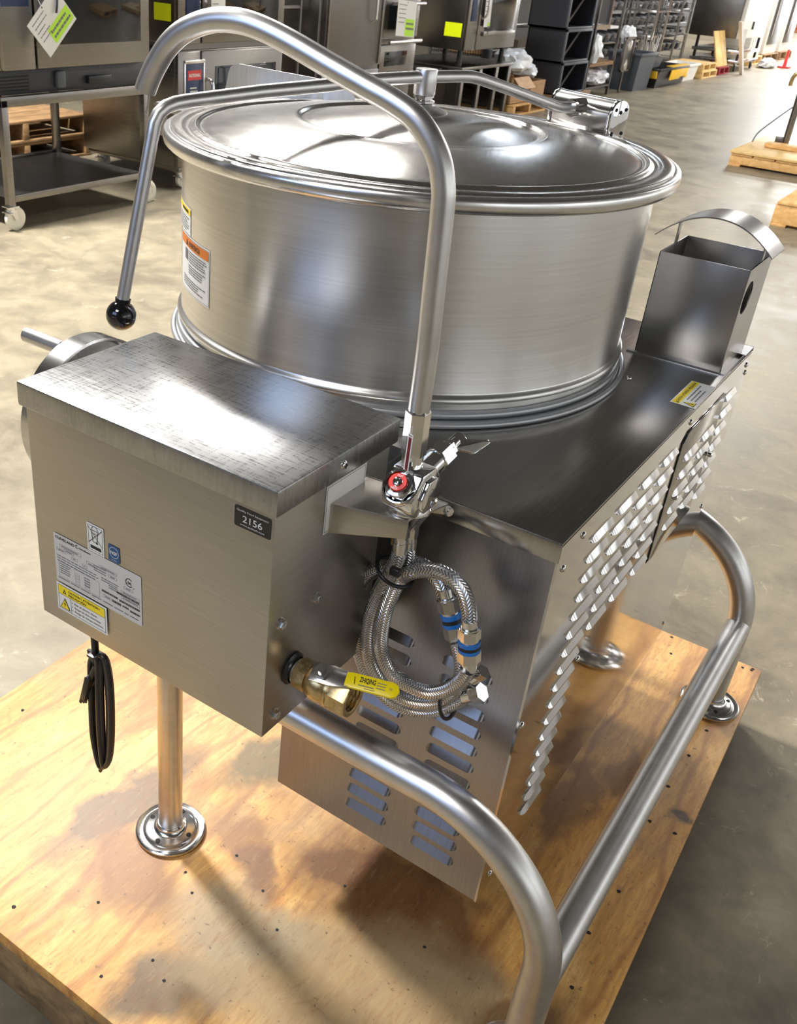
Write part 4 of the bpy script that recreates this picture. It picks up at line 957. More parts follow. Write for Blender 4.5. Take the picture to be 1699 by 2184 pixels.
mb = N('black_plastic'); mb.tube([X((120, -30), -3.92), X((122, 0), -3.89), X((120, 28), -3.89)], .006, 8, smooth=3); tag(mb.build('probe_cable', 'black_plastic'), 'short dark cable end hanging over the tilted white tag', 'cable')
# second pair, stacked
o = thing('combi_oven', (-4.5, 4.39, FL), 'lower steel oven on casters with a small blue control panel', 'oven')
combi('', 3.87, 4.92, -.02, .665, -4.10, .86, o)
p = part(o, 'control_panel', 'panel_blue', (-4.102, -4.094, 3.935, 4.10, .18, .595), bev=.002)
part(p, 'panel_frame', 'satin_chrome', (-4.102, -4.088, 3.925, 4.11, .595, .615), (-4.102, -4.092, 3.922, 3.934, .16, .60), (-4.102, -4.092, 4.101, 4.112, .16, .60), bev=.002)
D = Decal(planeF((-4.093, 3.955, .50), (0, 1, 0), (0, 0, 1)), 'sign_red'); D.rrect(0, 0, .125, .055, .006, 'sign_red', 0); D.text('RATIONAL', .0625, .018, .026, 'sticker_white', .001, .105, .03, True); D.bars(.02, .105, -.05, 2, .02, .008, 'ink_light', .3, .0002); D.build('name_badge', p)
part(o, 'door_window', 'black_glass', (-4.098, -4.088, 4.24, 4.82, .14, .56), bev=.002)
part(o, 'underframe', 'oven_steel', (-4.95, -4.12, 3.90, 4.90, -.05, -.021), bev=.003)
for y in (3.95, 4.80):
    for x in (-4.16, -4.88): caster(o, x, y, -.05, .05)
o = thing('combi_oven', (-4.5, 4.39, .67), 'upper steel oven stacked above the casters, yellow sticker on its side', 'oven')
combi('', 3.87, 4.92, .70, 1.40, -4.10, .86, o); part(o, 'spacer', 'dark_steel', (-4.9, -4.14, 3.9, 4.88, .667, .699))
q0, q1 = Y((328, 4), 3.868), Y((364, 46), 3.868); part(o, 'price_sticker', 'neon_yellow', (q0.x, q1.x, 3.8675, 3.8695, q1.z, q0.z), label='bright yellow square sticker')
part(o, 'control_panel', 'panel_blue', (-4.102, -4.092, 3.94, 4.06, .80, 1.2), bev=.002)
hang_tag('price_tag', planeF((-4.02, 4.08, .815), (0, 1, 0), (0, 0, 1)), .13, .22, 'white and lime paper tag on the upper stacked oven behind the spout', 'tag', 5, -4.094, (.2, 0, .95, .3))
# wire shelf with pots in the dark gap
o = thing('wire_rack', (-4.7, 5.22, FL), 'dark shelf rack between the stacked ovens and the tall cabinet', 'rack')
for y in (5.0, 5.45):
    for x in (-4.35, -4.95): mb = N('dark_steel'); mb.cyl((x, y, FL), (x, y, 1.6), .013, n=12); mb.build('post', 'dark_steel', o)
for z in (.10, .42, .64, .88, 1.15):
    part(o, 'shelf', 'dark_steel', *[(-4.95, -4.35, 5.0 + .05 * k, 5.006 + .05 * k, z, z + .004) for k in range(10)], (-4.36, -4.345, 5, 5.45, z - .012, z + .006), (-4.955, -4.94, 5, 5.45, z - .012, z + .006))
for k, (z, r, s) in enumerate(((.648, .075, 'lower'), (.888, .07, 'upper'), (.428, .08, 'lowest'))):
    mb = N('satin_chrome'); mb.lathe((-4.5, 5.28, z), [(.001, 0), (r * .8, 0), (r, .03), (r, .12), (r + .008, .125), (r - .004, .125), (r - .006, .01), (.001, .008)], 28)
    tag(mb.build('steel_pot', 'satin_chrome'), 'steel pot on the %s visible shelf of the dark rack' % s, 'pot', 'pots on the dark rack')
# tall cabinet
o = thing('tall_cabinet', (-4.6, 5.98, FL), 'tall brownish steel cabinet behind the curve of the spout', 'cabinet')
part(o, 'cabinet', 'dark_steel', (-5.0, -4.26, 5.56, 6.44, -.05, 1.8), bev=.006); part(o, 'door', 'dark_steel', (-4.26, -4.22, 5.60, 6.40, .47, 1.75), bev=.006)
part(o, 'lower_drawer', 'dark_steel', (-4.26, -4.225, 5.60, 6.40, .02, .44), bev=.005); part(o, 'door_trim', 'oven_steel', (-4.222, -4.205, 5.61, 5.63, .48, 1.74), (-4.222, -4.212, 6.36, 6.375, .48, 1.74), bev=.002, each=True)
mb = N('satin_chrome'); mb.tube([(-4.215, 6.22, .78), (-4.18, 6.22, .80), (-4.18, 6.22, 1.3), (-4.215, 6.22, 1.32)], .010, 10); mb.build('door_handle', 'satin_chrome', o)
for y in (5.64, 6.36): caster(o, -4.32, y, -.05, .05); caster(o, -4.92, y, -.05, .05)
# narrow double oven
o = thing('deck_oven', (-4.6, 6.76, FL), 'narrow steel double oven with two small dark windows', 'oven')
part(o, 'cabinet', 'oven_steel', (-5.0, -4.30, 6.47, 7.05, -.05, 1.5), bev=.006)
for z0, z1, n in ((.655, 1.0, 'door'), (.38, .60, 'door')):
    d = part(o, n, 'oven_steel', (-4.30, -4.27, 6.48, 7.04, z0, z1), bev=.004); part(d, 'window', 'black_glass', (-4.271, -4.266, 6.55, 6.90, z0 + .06, z0 + .06 + (z1 - z0) * .5), bev=.001)
mb = N('satin_chrome'); mb.cyl((-4.22, 6.52, .625), (-4.22, 7.03, .625), .014, n=16); mb.build('door_handle', 'satin_chrome', o)
mb = N('satin_chrome'); mb.cyl((-4.22, 6.52, .905), (-4.22, 7.03, .905), .014, n=16); mb.build('door_handle', 'satin_chrome', o)
for y in (6.52, 7.0): part(o, 'foot', 'dark_steel', (-4.36, -4.32, y - .02, y + .02, FL, -.05)); part(o, 'foot', 'dark_steel', (-4.96, -4.92, y - .02, y + .02, FL, -.05))
t0 = X((843, 76), -4.18); t1 = X((882, 80), -4.18); hang_tag('price_tag', planeF(t0, t1 - t0, (0, -.03, 1)), (t1 - t0).length * 1.0, .26, 'white and lime paper tag hanging from the narrow double oven', 'tag', 8, -4.232, (.45, .02, .95, .5))
# fourth oven on a rack base
o = thing('combi_oven', (-4.7, 8.52, .36), 'dark steel oven with a yellow side sticker standing above the black slotted base', 'oven')
combi('', 8.0, 9.06, .50, 1.40, -4.30, .80, o)
q0, q1 = Y((950, 46), 7.998), Y((982, 80), 7.998); part(o, 'price_sticker', 'neon_yellow', (q0.x, q1.x, 7.9965, 7.999, q1.z, q0.z), label='bright yellow square sticker')
part(o, 'drip_shelf', 'oven_steel', (-4.298, -4.27, 8.30, 8.98, .62, .66), bev=.004); part(o, 'control_panel', 'panel_blue', (-4.302, -4.292, 8.05, 8.15, .75, 1.1), bev=.002)
for y in (8.08, 8.98):
    for x in (-4.38, -5.02): mb = N('black_plastic'); mb.cyl((x, y, .365), (x, y, .51), .028, .022, 16); mb.build('foot', 'black_plastic', o)
hang_tag('price_tag', planeF((-4.27, 8.27, .70), (0, 1, 0), (0, -.1, 1)), .13, .34, 'narrow white paper strip hanging on the oven beside the wire cage', 'tag', 9, -4.294, (.6, 0, .95, .12))
o = thing('slotted_oven_stand', (-4.7, 8.52, FL), 'steel base with black tray slots under the oven by the cardboard boxes', 'stand')
part(o, 'top_plate', 'oven_steel', (-5.12, -4.28, 7.98, 9.10, .335, .362), bev=.003); part(o, 'side_sheet', 'oven_steel', (-5.10, -4.32, 8.0, 8.012, -.08, .334)); part(o, 'back_sheet', 'inner_dark', (-5.10, -5.09, 8.02, 9.06, -.08, .334)); part(o, 'far_sheet', 'oven_steel', (-5.10, -4.32, 9.05, 9.062, -.08, .334))
for y in (8.02, 8.38, 8.74, 9.03): part(o, 'post', 'oven_steel', (-4.32, -4.28, y - .025, y + .025, FL, .334), bev=.002)
for y in (8.05, 8.35, 8.41, 8.71, 8.77, 9.0): part(o, 'tray_rails', 'dark_steel', *[(-5.0, -4.33, y - .01, y + .01, -.04 + .055 * k, -.034 + .055 * k) for k in range(7)])
mb = N('plastic_film'); mb.sphere((-4.6, 7.35, .42), .07, None, 16, (1, 1, .8)); tag(mb.build('cleaning_cloth', 'plastic_film'), 'white crumpled cloth between the narrow oven and the slotted base', 'cloth')
part_o = thing('side_bench', (-4.7, 7.5, FL), 'low dark bench between the narrow oven and the slotted base', 'bench'); part(part_o, 'bench_top', 'dark_steel', (-5.1, -4.45, 7.12, 7.9, .30, .345), bev=.003)
for y in (7.16, 7.86): part(part_o, 'leg', 'dark_steel', (-4.52, -4.48, y - .02, y + .02, FL, .30)); part(part_o, 'leg', 'dark_steel', (-5.07, -5.03, y - .02, y + .02, FL, .30))
# cardboard boxes on a pallet
def pallet(x0, x1, y0, y1, label, mat='pallet_wood', h=.13, group=None, z=FL, deck=None, n=7):
    o = thing('pallet', ((x0 + x1) / 2, (y0 + y1) / 2, z), label, 'pallet', group)
    for k in range(3): y = y0 + .03 + (y1 - y0 - .06) * k / 2; part(o, 'stringer', mat, (x0, x1, y - .022, y + .022, z + .018, z + h - .018), bev=.002)
    w = (x1 - x0) / n
    for k in range(n): part(o, 'deck_board', mat, (x0 + w * k + .006, x0 + w * (k + 1) - .006, y0, y1, z + h - .0175, z + h), bev=.002)
    for k in range(3): xx = x0 + (x1 - x0 - .1) * k / 2; part(o, 'bottom_board', mat, (xx, xx + .1, y0, y1, z, z + .0175), bev=.002)
    if deck: part(o, 'plywood_top', deck, (x0 - .01, x1 + .01, y0 - .01, y1 + .01, z + h + .0005, z + h + .02), bev=.002)
    return o
pallet(-5.0, -4.22, 9.14, 9.98, 'light wooden pallet under the two cardboard boxes', 'pallet_wood', .11)
def carton(x0, x1, y0, y1, z0, z1, label, lean=0, flaps=True):
    o = thing('cardboard_box', ((x0 + x1) / 2, (y0 + y1) / 2, z0), label, 'box'); t = .006
    mb = N('cardboard')
    for b in ((x0, x1, y0, y0 + t, z0, z1), (x0, x1, y1 - t, y1, z0, z1), (x0, x0 + t, y0 + t, y1 - t, z0, z1), (x1 - t, x1, y0 + t, y1 - t, z0, z1), (x0, x1, y0, y1, z0, z0 + t)): mb.box(*b)
    mb.build('carton', 'cardboard', o, sm=False)
    if flaps:
        for P, ext in (([(x1, y0, z1), (x1, y1, z1), (x1 + .10, y1, z1 - .10), (x1 + .10, y0, z1 - .10)], (.004, 0, .004)), ([(x0, y0, z1), (x1, y0, z1), (x1, y0 - .03, z1 + .03), (x0, y0 - .03, z1 + .03)], (0, 0, .005))):
            mb = N('cardboard'); mb.prism(P, ext); mb.build('flap', 'cardboard', o, sm=False)
    return o
def crumple(c, s, mat, name, label, cat, seed, sub=3, amp=.35):
    random.seed(seed); bm = bmesh.new(); bmesh.ops.create_icosphere(bm, subdivisions=sub, radius=1)
    from mathutils import noise
    for v in bm.verts:
        n = noise.noise(v.co * 2.2 + Vector((seed, 0, 0))) + .5 * noise.noise(v.co * 5 + Vector((0, seed, 0))); v.co *= 1 + amp * n; v.co = Vector((v.co.x * s[0], v.co.y * s[1], max(v.co.z, -.75) * s[2])) + Vector(c)
    mb = N(mat); mb.bm(bm); o = mb.build(name, mat, ang=25); return tag(o, label, cat) if label else o
carton(-4.75, -4.28, 9.16, 9.52, -.044, .21, 'near brown cardboard box with white paper spilling over its top')
carton(-4.72, -4.25, 9.56, 9.92, -.044, .16, 'tan cardboard box with a white bag beside the wire cage', flaps=False)
crumple((-4.45, 9.42, .335), (.18, .24, .12), 'white_film', 'packing_paper', 'white crumpled packing paper heaped on the near cardboard box', 'paper', 4)
crumple((-4.46, 9.80, .225), (.14, .12, .075), 'white_film', 'white_bag', 'white plastic bag on the cardboard box beside the wire cage', 'bag', 6)
mb = N('grey_plastic'); mb.cyl((-4.85, 9.62, -.043), (-4.85, 9.62, .40), .06, n=20); mb.sphere((-4.85, 9.62, .40), .06, None, 20, (1, 1, .5)); tag(mb.build('gas_cylinder', 'grey_plastic'), 'grey cylinder standing between the cardboard boxes', 'cylinder')
# wire cage cart
o = thing('wire_cage', (-5.5, 10.85, FL), 'tall dark wire cage cart behind the cardboard boxes', 'cage cart')
CX0, CX1, CY0, CY1 = -5.9, -5.12, 10.25, 11.25
for y in (CY0, CY1):
    for x in (CX1, CX0): mb = N('dark_steel'); mb.cyl((x, y, FL + .08), (x, y, 1.5), .016, n=12); mb.build('post', 'dark_steel', o)
mb = N('dark_steel')
for k in range(31): y = CY0 + .02 + .032 * k; mb.cyl((CX1, y, .05), (CX1, y, 1.5), .0038, n=6)
for k in range(6): z = .08 + .26 * k; mb.cyl((CX1, CY0, z), (CX1, CY1, z), .005, n=6)
mb.build('front_mesh', 'dark_steel', o)
mb = N('dark_steel')
for k in range(24): x = CX0 + .02 + .032 * k; mb.cyl((x, CY0, .05), (x, CY0, 1.5), .0038, n=6)
for k in range(6): z = .08 + .26 * k; mb.cyl((CX0, CY0, z), (CX1, CY0, z), .005, n=6)
mb.build('side_mesh', 'dark_steel', o)
for z in (-.02, .26, .56, .95): part(o, 'shelf', 'dark_steel', (CX0, CX1 - .02, CY0 + .01, CY1 - .01, z, z + .012))
for y in (CY0, CY1): caster(o, CX1, y, FL + .10, .045, wm='black_plastic'); caster(o, CX0, y, FL + .10, .045, wm='black_plastic')
def tray(c, label, seed, n=(6, 4)):
    o = thing('bottle_pack', c, label, 'pack'); mb = N('plastic_film')
    for i in range(n[0]):
        for j in range(n[1]): mb.cyl((c[0] - .2 + .12 * j, c[1] - .3 + .12 * i, c[2] + .02), (c[0] - .2 + .12 * j, c[1] - .3 + .12 * i, c[2] + .17), .05, .04, 10)
    mb.build('bottles', 'plastic_film', o); mb = N('white_film'); mb.box(c[0] - .27, c[0] + .23, c[1] - .37, c[1] + .37, c[2], c[2] + .019); mb.build('tray', 'white_film', o)
tray((-5.42, 10.75, .573), 'clear wrapped pack on the upper shelf of the wire cage', 2)
carton(-5.8, -5.18, 10.35, 11.1, .273, .42, 'flat brown cardboard box on the middle shelf of the wire cage', flaps=False)
carton(-5.75, -5.2, 10.35, 11.0, -.007, .17, 'brown cardboard box on the lowest shelf of the wire cage', flaps=False)
# stacked black totes on a dolly
o = thing('tote_dolly', (-4.55, 10.75, FL), 'low wooden dolly under the stacked black totes', 'dolly')
part(o, 'platform', 'brown_pallet', (-4.86, -4.24, 10.3, 11.32, -.075, -.035), bev=.003)
for y in (10.4, 11.22): caster(o, -4.3, y, -.075, .033, wm='black_plastic'); caster(o, -4.8, y, -.075, .033, wm='black_plastic')
def tote(z, label, dy):
    o = thing('black_tote', (-4.5, 10.75, z), label, 'tote', 'black totes stacked on the dolly'); y0, y1, x0, x1, hh = 10.36 + dy, 11.10 + dy, -4.72, -4.27, .335
    z1 = z + hh; mb = N('charcoal_plastic')
    for b in ((x0, x1, y0, y0 + .012, z, z1), (x0, x1, y1 - .012, y1, z, z1), (x0, x1, y0, y1, z, z + .012), (x0, x1, y0, y1, z1 - .012, z1), (x0, x0 + .012, y0, y1, z, z1)): mb.box(*b)
    mb.build('tub', 'charcoal_plastic', o, sm=False)
    part(o, 'rim', 'grey_plastic', (x1 - .004, x1 + .016, y0 - .01, y0 + .02, z, z1), (x1 - .004, x1 + .016, y1 - .02, y1 + .01, z, z1), (x1 - .004, x1 + .016, y0 - .01, y1 + .01, z1 - .028, z1), (x1 - .004, x1 + .016, y0 - .01, y1 + .01, z, z + .022), bev=.003)
    mb = N('black_plastic'); mb.prism([Vector((x1 - .06, y0 + .10, z + .02)), Vector((x1 - .06, y0 + .16, z + .02)), Vector((x1 - .06, y1 - .16, z1 - .03)), Vector((x1 - .06, y1 - .22, z1 - .03))], (-.02, 0, 0)); mb.build('brace', 'black_plastic', o)
tote(-.034, 'bottom black tote on the wooden dolly', 0); tote(.304, 'middle black tote with a white bag hanging against it', -.05); tote(.642, 'top black tote of the stack, cut by the picture edge', -.1)
crumple((-4.62, 11.95, .315), (.18, .2, .10), 'white_film', 'white_bag', 'wide white bag beside the middle black tote', 'bag', 12); crumple((-4.36, 11.5, .38), (.07, .10, .18), 'white_film', 'white_bag', 'narrow white bag hanging by the middle black tote', 'bag', 14)
o = thing('low_rack', (-4.6, 11.75, FL), 'low rack with brown shelf beside the black totes', 'rack')
part(o, 'shelf', 'brown_pallet', (-4.9, -4.35, 11.38, 12.25, .20, .24)); part(o, 'shelf', 'dark_steel', (-4.9, -4.35, 11.38, 12.25, -.05, -.03))
for y in (11.40, 12.23): part(o, 'leg', 'dark_steel', (-4.38, -4.35, y - .015, y + .015, FL, .95)); part(o, 'leg', 'dark_steel', (-4.9, -4.87, y - .015, y + .015, FL, .95))
crumple((-4.45, 11.83, .06), (.16, .36, .10), 'foil_film', 'wrapped_bundle', 'shiny silver film bundle on the low rack beside the black totes', 'bundle', 21)
# framed board, bench and gauge unit
o = thing('framed_board', (-4.35, 11.75, .62), 'dark board in a light metal frame above the white bags', 'board')
part(o, 'panel', 'charcoal_plastic', (-4.45, -4.43, 11.2, 11.92, .66, 1.3)); part(o, 'frame', 'satin_chrome', (-4.43, -4.40, 11.15, 11.19, .62, 1.3), (-4.43, -4.40, 11.92, 11.96, .62, 1.3), (-4.43, -4.39, 11.15, 11.96, .60, .65))
part(o, 'stand_leg', 'dark_steel', (-4.5, -4.44, 11.45, 11.49, .241, .62))
o = thing('work_table', (-4.6, 12.45, FL), 'white topped table behind the grey bin', 'table')
part(o, 'tabletop', 'white_paint', (-5.15, -4.72, 12.35, 13.3, .55, .575), bev=.002)
for y in (12.38, 13.27): part(o, 'leg', 'oven_steel', (-4.75, -4.72, y - .015, y + .015, FL, .55)); part(o, 'leg', 'oven_steel', (-5.14, -5.11, y - .015, y + .015, FL, .55))
crumple((-4.62, 13.35, .47), (.09, .14, .13), 'white_film', 'white_bag', 'white bag hanging from the corner of the white topped table', 'bag', 31)
o = thing('gauge_panel', (-4.32, 12.75, .02), 'narrow dark panel with round gauges leaning before the grey bin', 'panel')
part(o, 'panel', 'dark_steel', (-4.36, -4.33, 12.45, 12.80, .10, .50), bev=.003); part(o, 'frame', 'oven_steel', (-4.335, -4.32, 12.45, 12.48, .10, .50), (-4.335, -4.32, 12.77, 12.80, .10, .50), (-4.335, -4.32, 12.45, 12.80, .48, .50), (-4.335, -4.32, 12.45, 12.80, .10, .12), (-4.36, -4.34, 12.6, 12.64, FL, .10))
for z in (.17, .40): mb = N('satin_chrome'); mb.lathe((-4.33, 12.63, z), [(.001, .012), (.05, .012), (.065, .008), (.07, 0)], 20, axis=(1, 0, 0)); mb.build('gauge', 'satin_chrome', o)
# grey bin, black and yellow crate, bucket
def bin_(x0, x1, y0, y1, z0, z1, mat, name, label, cat, tp=.03, rim=True, rmat=None):
    o = thing(name, ((x0 + x1) / 2, (y0 + y1) / 2, z0), label, cat); mb = N(mat); t = .012
    lo = [(x0 + tp, y0 + tp), (x1 - tp, y0 + tp), (x1 - tp, y1 - tp), (x0 + tp, y1 - tp)]; hi = [(x0, y0), (x1, y0), (x1, y1), (x0, y1)]; hi2 = [(x0 + t, y0 + t), (x1 - t, y0 + t), (x1 - t, y1 - t), (x0 + t, y1 - t)]
    lo2 = [(a + (t if a < (x0 + x1) / 2 else -t), b + (t if b < (y0 + y1) / 2 else -t)) for a, b in lo]
    vs = [Vector((*p, z0)) for p in lo] + [Vector((*p, z1)) for p in hi] + [Vector((*p, z1)) for p in hi2] + [Vector((*p, z0 + t)) for p in lo2]
    fs = [[3, 2, 1, 0], [12, 13, 14, 15]] + [[r + k, r + (k + 1) % 4, r + 4 + (k + 1) % 4, r + 4 + k] for r in (0, 4, 8) for k in range(4)]
    mb.add(vs, fs); mb.build('tub', mat, o, sm=False)
    if rim: part(o, 'rim', rmat or mat, (x1 - .004, x1 + .02, y0 - .02, y1 + .02, z1 - .03, z1 + .004), (x0 - .02, x0 + .004, y0 - .02, y1 + .02, z1 - .03, z1 + .004), (x0, x1, y0 - .02, y0 + .004, z1 - .03, z1 + .004), (x0, x1, y1 - .004, y1 + .02, z1 - .03, z1 + .004), bev=.004)
    return o
bin_(-4.68, -4.24, 12.90, 13.52, FL, .30, 'grey_plastic', 'storage_bin', 'tall grey plastic bin left of the black and yellow crate', 'bin')
cr = bin_(-4.72, -4.18, 13.62, 14.9, FL, .09, 'black_plastic', 'storage_crate', 'black crate with a yellow flap on the floor', 'crate', .04)
mb = N('crate_yellow'); a, b = 14.08, 14.92
mb.prism([Vector((-4.176, y, z)) for y, z in ((a + .06, .10), (b, .10), (b - .03, -.07), (b - .12, -.07), (b - .16, -.045), (b - .34, -.045), (b - .38, -.07), (a, -.07))], (.012, 0, 0), None, .002); mb.box(-4.26, -4.16, a + .06, b, .095, .105, None, .003); mb.build('flap', 'crate_yellow', cr)
mb = N('crate_yellow'); mb.box(-4.3, -4.20, 13.60, 13.625, -.03, .07, None, .004); mb.build('latch', 'crate_yellow', cr)
uc = bin_(-4.68, -4.30, 13.66, 14.06, .0905, .22, 'bin_grey', 'utensil_bin', 'grey bin full of rods resting on the black crate', 'bin', .03, False)
random.seed(3); rod = None
for k in range(18):
    y = 13.76 + .04 * (k % 6); x = -4.58 + .08 * (k // 6); dy = (y - 13.86) * 1.1; L = random.uniform(.24, .42)
    if rod is None:
        mb = N('satin_chrome'); mb.cyl((0, 0, 0), (0, 0, 1), .011, n=8); rod = mb.build('metal_rod', 'satin_chrome'); o = rod
    else: o = rod.copy(); C.objects.link(o)
    o.location = (x, y, .105); o.rotation_euler = (-dy * 2.2, 0, 0); o.scale = (1, 1, L)
    tag(o, 'metal rod among those standing in the grey bin on the black crate', 'rod', 'rods in the grey bin')
bin_(-4.6, -4.25, 15.1, 15.72, FL, .07, 'white_paint', 'white_tub', 'white tub on the floor right of the black and yellow crate', 'tub', .03)
# bin shelves
def shelf_unit(y0, y1, x, label, n=5):
    o = thing('shelf_unit', (x - .2, (y0 + y1) / 2, FL), label, 'shelves'); w = y1 - y0
    for y in (y0, y1):
        for xx in (x, x - .4): part(o, 'post', 'satin_chrome', (xx - .015, xx + .015, y - .015, y + .015, FL, 1.5))
    zs = [.04 + .215 * k for k in range(6)]
    for z in zs: part(o, 'shelf', 'oven_steel', (x - .4, x, y0, y1, z - .012, z), bev=.001)
    return zs
proto = None; random.seed(5)
for u, (y0, y1, x, lb) in enumerate(((14.05, 15.6, -5.5, 'dim shelf unit of grey parts bins behind the grey storage bin'), (15.75, 17.3, -5.5, 'middle shelf unit of grey parts bins'), (17.4, 19.0, -5.5, 'bright shelf unit of grey parts bins left of the leaning board'))):
    zs = shelf_unit(y0, y1, x, lb)
    for z in zs[:5]:
        k = int((y1 - y0 - .08) / .28)
        for i in range(k):
            if proto is None:
                proto = thing('parts_bin', (0, 0, 0), '', 'bin'); mb = N('bin_grey'); mb.prism([Vector((-.30, -.11, 0)), Vector((0, -.11, 0)), Vector((.03, -.11, .10)), Vector((-.06, -.11, .13)), Vector((-.30, -.11, .13))], (0, .22, 0), None, .003); mb.build('tub', 'bin_grey', proto); mb = N('satin_chrome'); mb.box(.018, .030, -.05, .05, .05, .09); mb.build('label_holder', 'satin_chrome', proto)
                o = proto
            else: o = copy_tree(proto)
            o.location = (x - .03, y0 + .17 + i * .28, z + .0005)
            tag(o, 'grey parts bin on the %s' % ('dim shelf unit behind the grey storage bin', 'middle shelf unit', 'bright shelf unit left of the leaning board')[u], 'bin', 'parts bins on the %s shelf unit' % ('dim', 'middle', 'bright')[u])
    crumple((x - .1, (y0 + y1) / 2 + .1, zs[5] + .06), (.14, .3, .07), 'white_film', 'white_bag', 'white bag on the top of the %s shelf unit' % ('dim', 'middle', 'bright')[u], 'bag', 40 + u)
def ladder(y, x, label):
    o = thing('sheet_pan_rack', (x - .25, y + .25, FL), label, 'rack')
    for yy in (y, y + .5):
        for xx in (x, x - .5): part(o, 'post', 'satin_chrome', (xx - .014, xx + .014, yy - .014, yy + .014, FL + .12, 1.6))
    part(o, 'runners', 'satin_chrome', *[(x - .5, x, yy - .02, yy + .02, FL + .2 + .11 * k, FL + .208 + .11 * k) for k in range(13) for yy in (y, y + .5)], each=True)
    part(o, 'base_frame', 'satin_chrome', (x - .5, x, y - .015, y + .015, FL + .12, FL + .15), (x - .5, x, y + .485, y + .515, FL + .12, FL + .15), (x - .015, x + .015, y, y + .5, FL + .12, FL + .15), (x - .515, x - .485, y, y + .5, FL + .12, FL + .15))
    for yy in (y, y + .5): caster(o, x, yy, FL + .12, .045, wm='black_plastic'); caster(o, x - .5, yy, FL + .12, .045, wm='black_plastic')
    for k in (3, 6, 8): z = FL + .209 + .11 * k; part(o, 'sheet_pan', 'satin_chrome', (x - .48, x - .02, y + .02, y + .48, z, z + .02), bev=.003)
ladder(14.9, -4.80, 'bright aluminium pan rack behind the bin of rods'); ladder(16.2, -4.85, 'bright aluminium pan rack left of the lone white paper bag')
# low pallets and boards
pallet(-4.8, -4.2, 15.85, 16.65, 'pale wooden pallet low on the floor before the shelf units', 'pine_light', .10)
pallet(-4.78, -4.22, 15.87, 16.60, 'pale wooden pallet stacked on another before the shelf units', 'pine_light', .10, z=FL + .1005)
pallet(-4.9, -4.22, 16.85, 17.45, 'dark red pallet under the leaning yellow board', 'red_paint', .11)
o = thing('leaning_board', (-4.5, 17.2, -.044), 'yellowish plywood board leaning above the dark red pallet', 'board'); mb = N('pine_light'); mb.prism([Vector((-4.30, 16.95, -.044)), Vector((-4.30, 17.55, -.044)), Vector((-4.48, 17.55, .46)), Vector((-4.48, 16.95, .46))], (-.02, 0, 0)); mb.build('sheet', 'pine_light', o)
o = thing('wooden_batten', (-4.2, 17.7, FL), 'long white batten leaning in front of the steel box', 'batten'); mb = N('white_paint'); mb.obox((-4.02, 17.5, FL + .004), (-4.2, 17.3, .62), .09, .03); mb.build('batten', 'white_paint', o); mb = N('white_paint'); mb.obox((-4.12, 17.42, .20), (-4.16, 17.6, .50), .06, .03); mb.build('cross_piece', 'white_paint', o)
# steel box on a cart
o = thing('utility_cart', (-4.6, 18.4, FL), 'low cart with black wheels under the big brushed steel box', 'cart')
part(o, 'shelf', 'satin_chrome', (-5.0, -4.2, 17.75, 19.1, .12, .17), (-5.0, -4.2, 17.75, 19.1, -.02, .02), bev=.003)
part(o, 'frame', 'black_plastic', *[(x - .02, x + .02, y - .02, y + .02, -.03, .34) for x in (-4.24, -4.96) for y in (17.85, 19.0)], each=True)
for y in (17.9, 18.95): caster(o, -4.26, y, -.03, .06, wm='black_plastic'); caster(o, -4.94, y, -.03, .06, wm='black_plastic')
o = thing('steel_machine', (-4.6, 18.4, .345), 'big brushed steel box with a white front standing on the low cart', 'machine')
part(o, 'cabinet', 'oven_steel', (-5.1, -4.32, 17.7, 19.1, .345, 1.3), bev=.01); part(o, 'front_cover', 'white_paint', (-4.318, -4.25, 17.72, 19.15, .35, 1.25), bev=.01)
part(o, 'handle', 'black_plastic', (-4.25, -4.22, 18.3, 18.34, .48, .60), bev=.004)
# white equipment further along
for k, (y0, y1, lb) in enumerate(((19.5, 20.3, 'white framed cabinet right behind the steel box'), (20.6, 21.6, 'white cabinet with a dark glass door on a pallet'), (21.9, 22.8, 'farther dark door cabinet near the brick wall'))):
    pallet(-5.1, -4.4, y0 - .05, y1 + .05, ('brown pallet under the white framed cabinet', 'brown pallet under the white cabinet with dark glass', 'brown pallet under the farther dark door cabinet')[k], 'brown_pallet' if k else 'pine_light', .14)
    o = thing('display_cabinet', (-4.75, (y0 + y1) / 2, FL + .14), lb, 'cabinet')
    part(o, 'cabinet', 'white_paint', (-5.05, -4.47, y0, y1, FL + .1405, 1.4), bev=.008); part(o, 'door', ('white_paint', 'dark_steel', 'dark_steel')[k], (-4.47, -4.45, y0 + .08, y1 - .08, .15, 1.3), bev=.004)
    mb = N('satin_chrome'); mb.cyl((-4.43, y0 + .14, .3), (-4.43, y0 + .14, .9), .012, n=10); mb.build('handle', 'satin_chrome', o)
crumple((-4.12, 19.6, -.085), (.14, .3, .09), 'white_film', 'cloth_bundle', 'pale bundle on the floor by the red jack', 'bundle', 51)
o = thing('floor_jack', (-3.9, 20.0, FL), 'small red upright jack on the floor by the steel box cart', 'jack'); mb = N('sign_red'); mb.cyl((-3.9, 20, FL + .001), (-3.9, 20, .15), .035, .02, 12); mb.build('column', 'sign_red', o); part(o, 'base', 'sign_red', (-4.0, -3.8, 19.9, 20.1, FL, FL + .03))
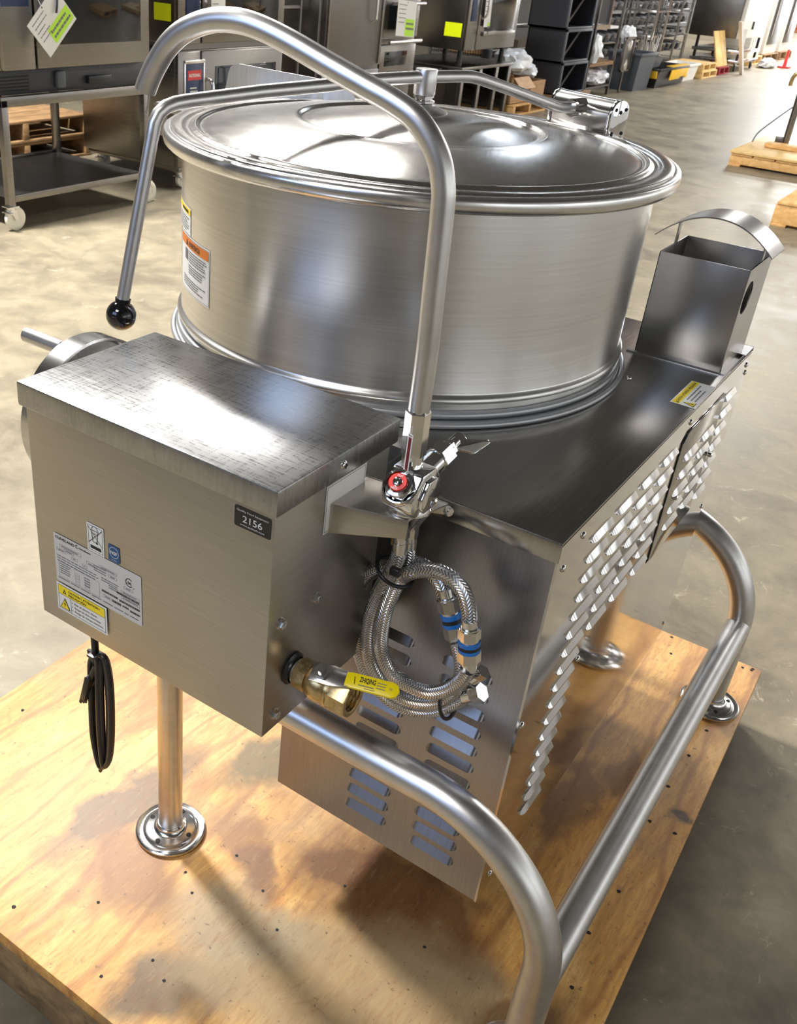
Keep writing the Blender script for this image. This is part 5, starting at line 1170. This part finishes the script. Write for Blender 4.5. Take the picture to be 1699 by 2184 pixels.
# things stored behind the first oven, seen under its stand
pallet(-6.3, -5.25, 3.05, 4.2, 'brown pallet in the dark behind the first oven stand, bottom one', 'brown_pallet', .14)
pallet(-6.3, -5.25, 3.05, 4.2, 'brown pallet in the dark behind the first oven stand, upper one', 'brown_pallet', .14, z=FL + .141)
# right side of the aisle
p1 = [Z(q, -.03) for q in ((1560, 320), (1635, 288))]
px0, py0 = p1[0].x, p1[0].y
pallet(px0, px0 + 1.3, py0, py0 + 1.25, 'light plywood pallet on the right carrying a metal post', 'pallet_wood', .105, deck='pine_light')
b0 = Z((1672, 312), -.028)
o = thing('pedestal_stand', (b0.x, b0.y, -.028), 'metal post stand with a grey head standing on the light pallet', 'stand')
mb = N('oven_steel'); mb.cyl((b0.x, b0.y, -.0255), (b0.x, b0.y, .75), .030, n=20); mb.build('post', 'oven_steel', o)
part(o, 'cross_arm', 'satin_chrome', (b0.x, b0.x + .5, b0.y - .02, b0.y + .02, .30, .34), bev=.004)
part(o, 'head', 'grey_plastic', (b0.x - .02, b0.x + .35, b0.y - .15, b0.y + .15, .72, 1.0), bev=.01)
part(o, 'base_block', 'pallet_wood', (b0.x - .12, b0.x + .16, b0.y - .26, b0.y - .10, -.0255, .01), bev=.003)
mb = N('brass'); mb.tube([(b0.x, b0.y - .05, .60), (b0.x - .06, b0.y - .06, .58), (b0.x - .09, b0.y - .06, .53), (b0.x - .09, b0.y - .06, .47)], .018, 10, smooth=3); mb.build('tap', 'brass', o)
mb = N('grey_plastic'); mb.tube([(b0.x - .03, b0.y, .30), (b0.x - .14, b0.y - .03, .18), (b0.x - .24, b0.y - .06, .06), (b0.x - .26, b0.y - .1, -.018)], .006, 8, smooth=4); mb.build('cable', 'grey_plastic', o)
part(o, 'clamp', 'dark_steel', (b0.x - .09, b0.x - .02, b0.y - .03, b0.y + .03, -.0255, .05), bev=.005)
c0 = Z((1640, 480), FL); pallet(c0.x, c0.x + 1.2, c0.y, c0.y + 1.1, 'light wooden pallet cut by the right picture edge', 'pallet_wood', .16)
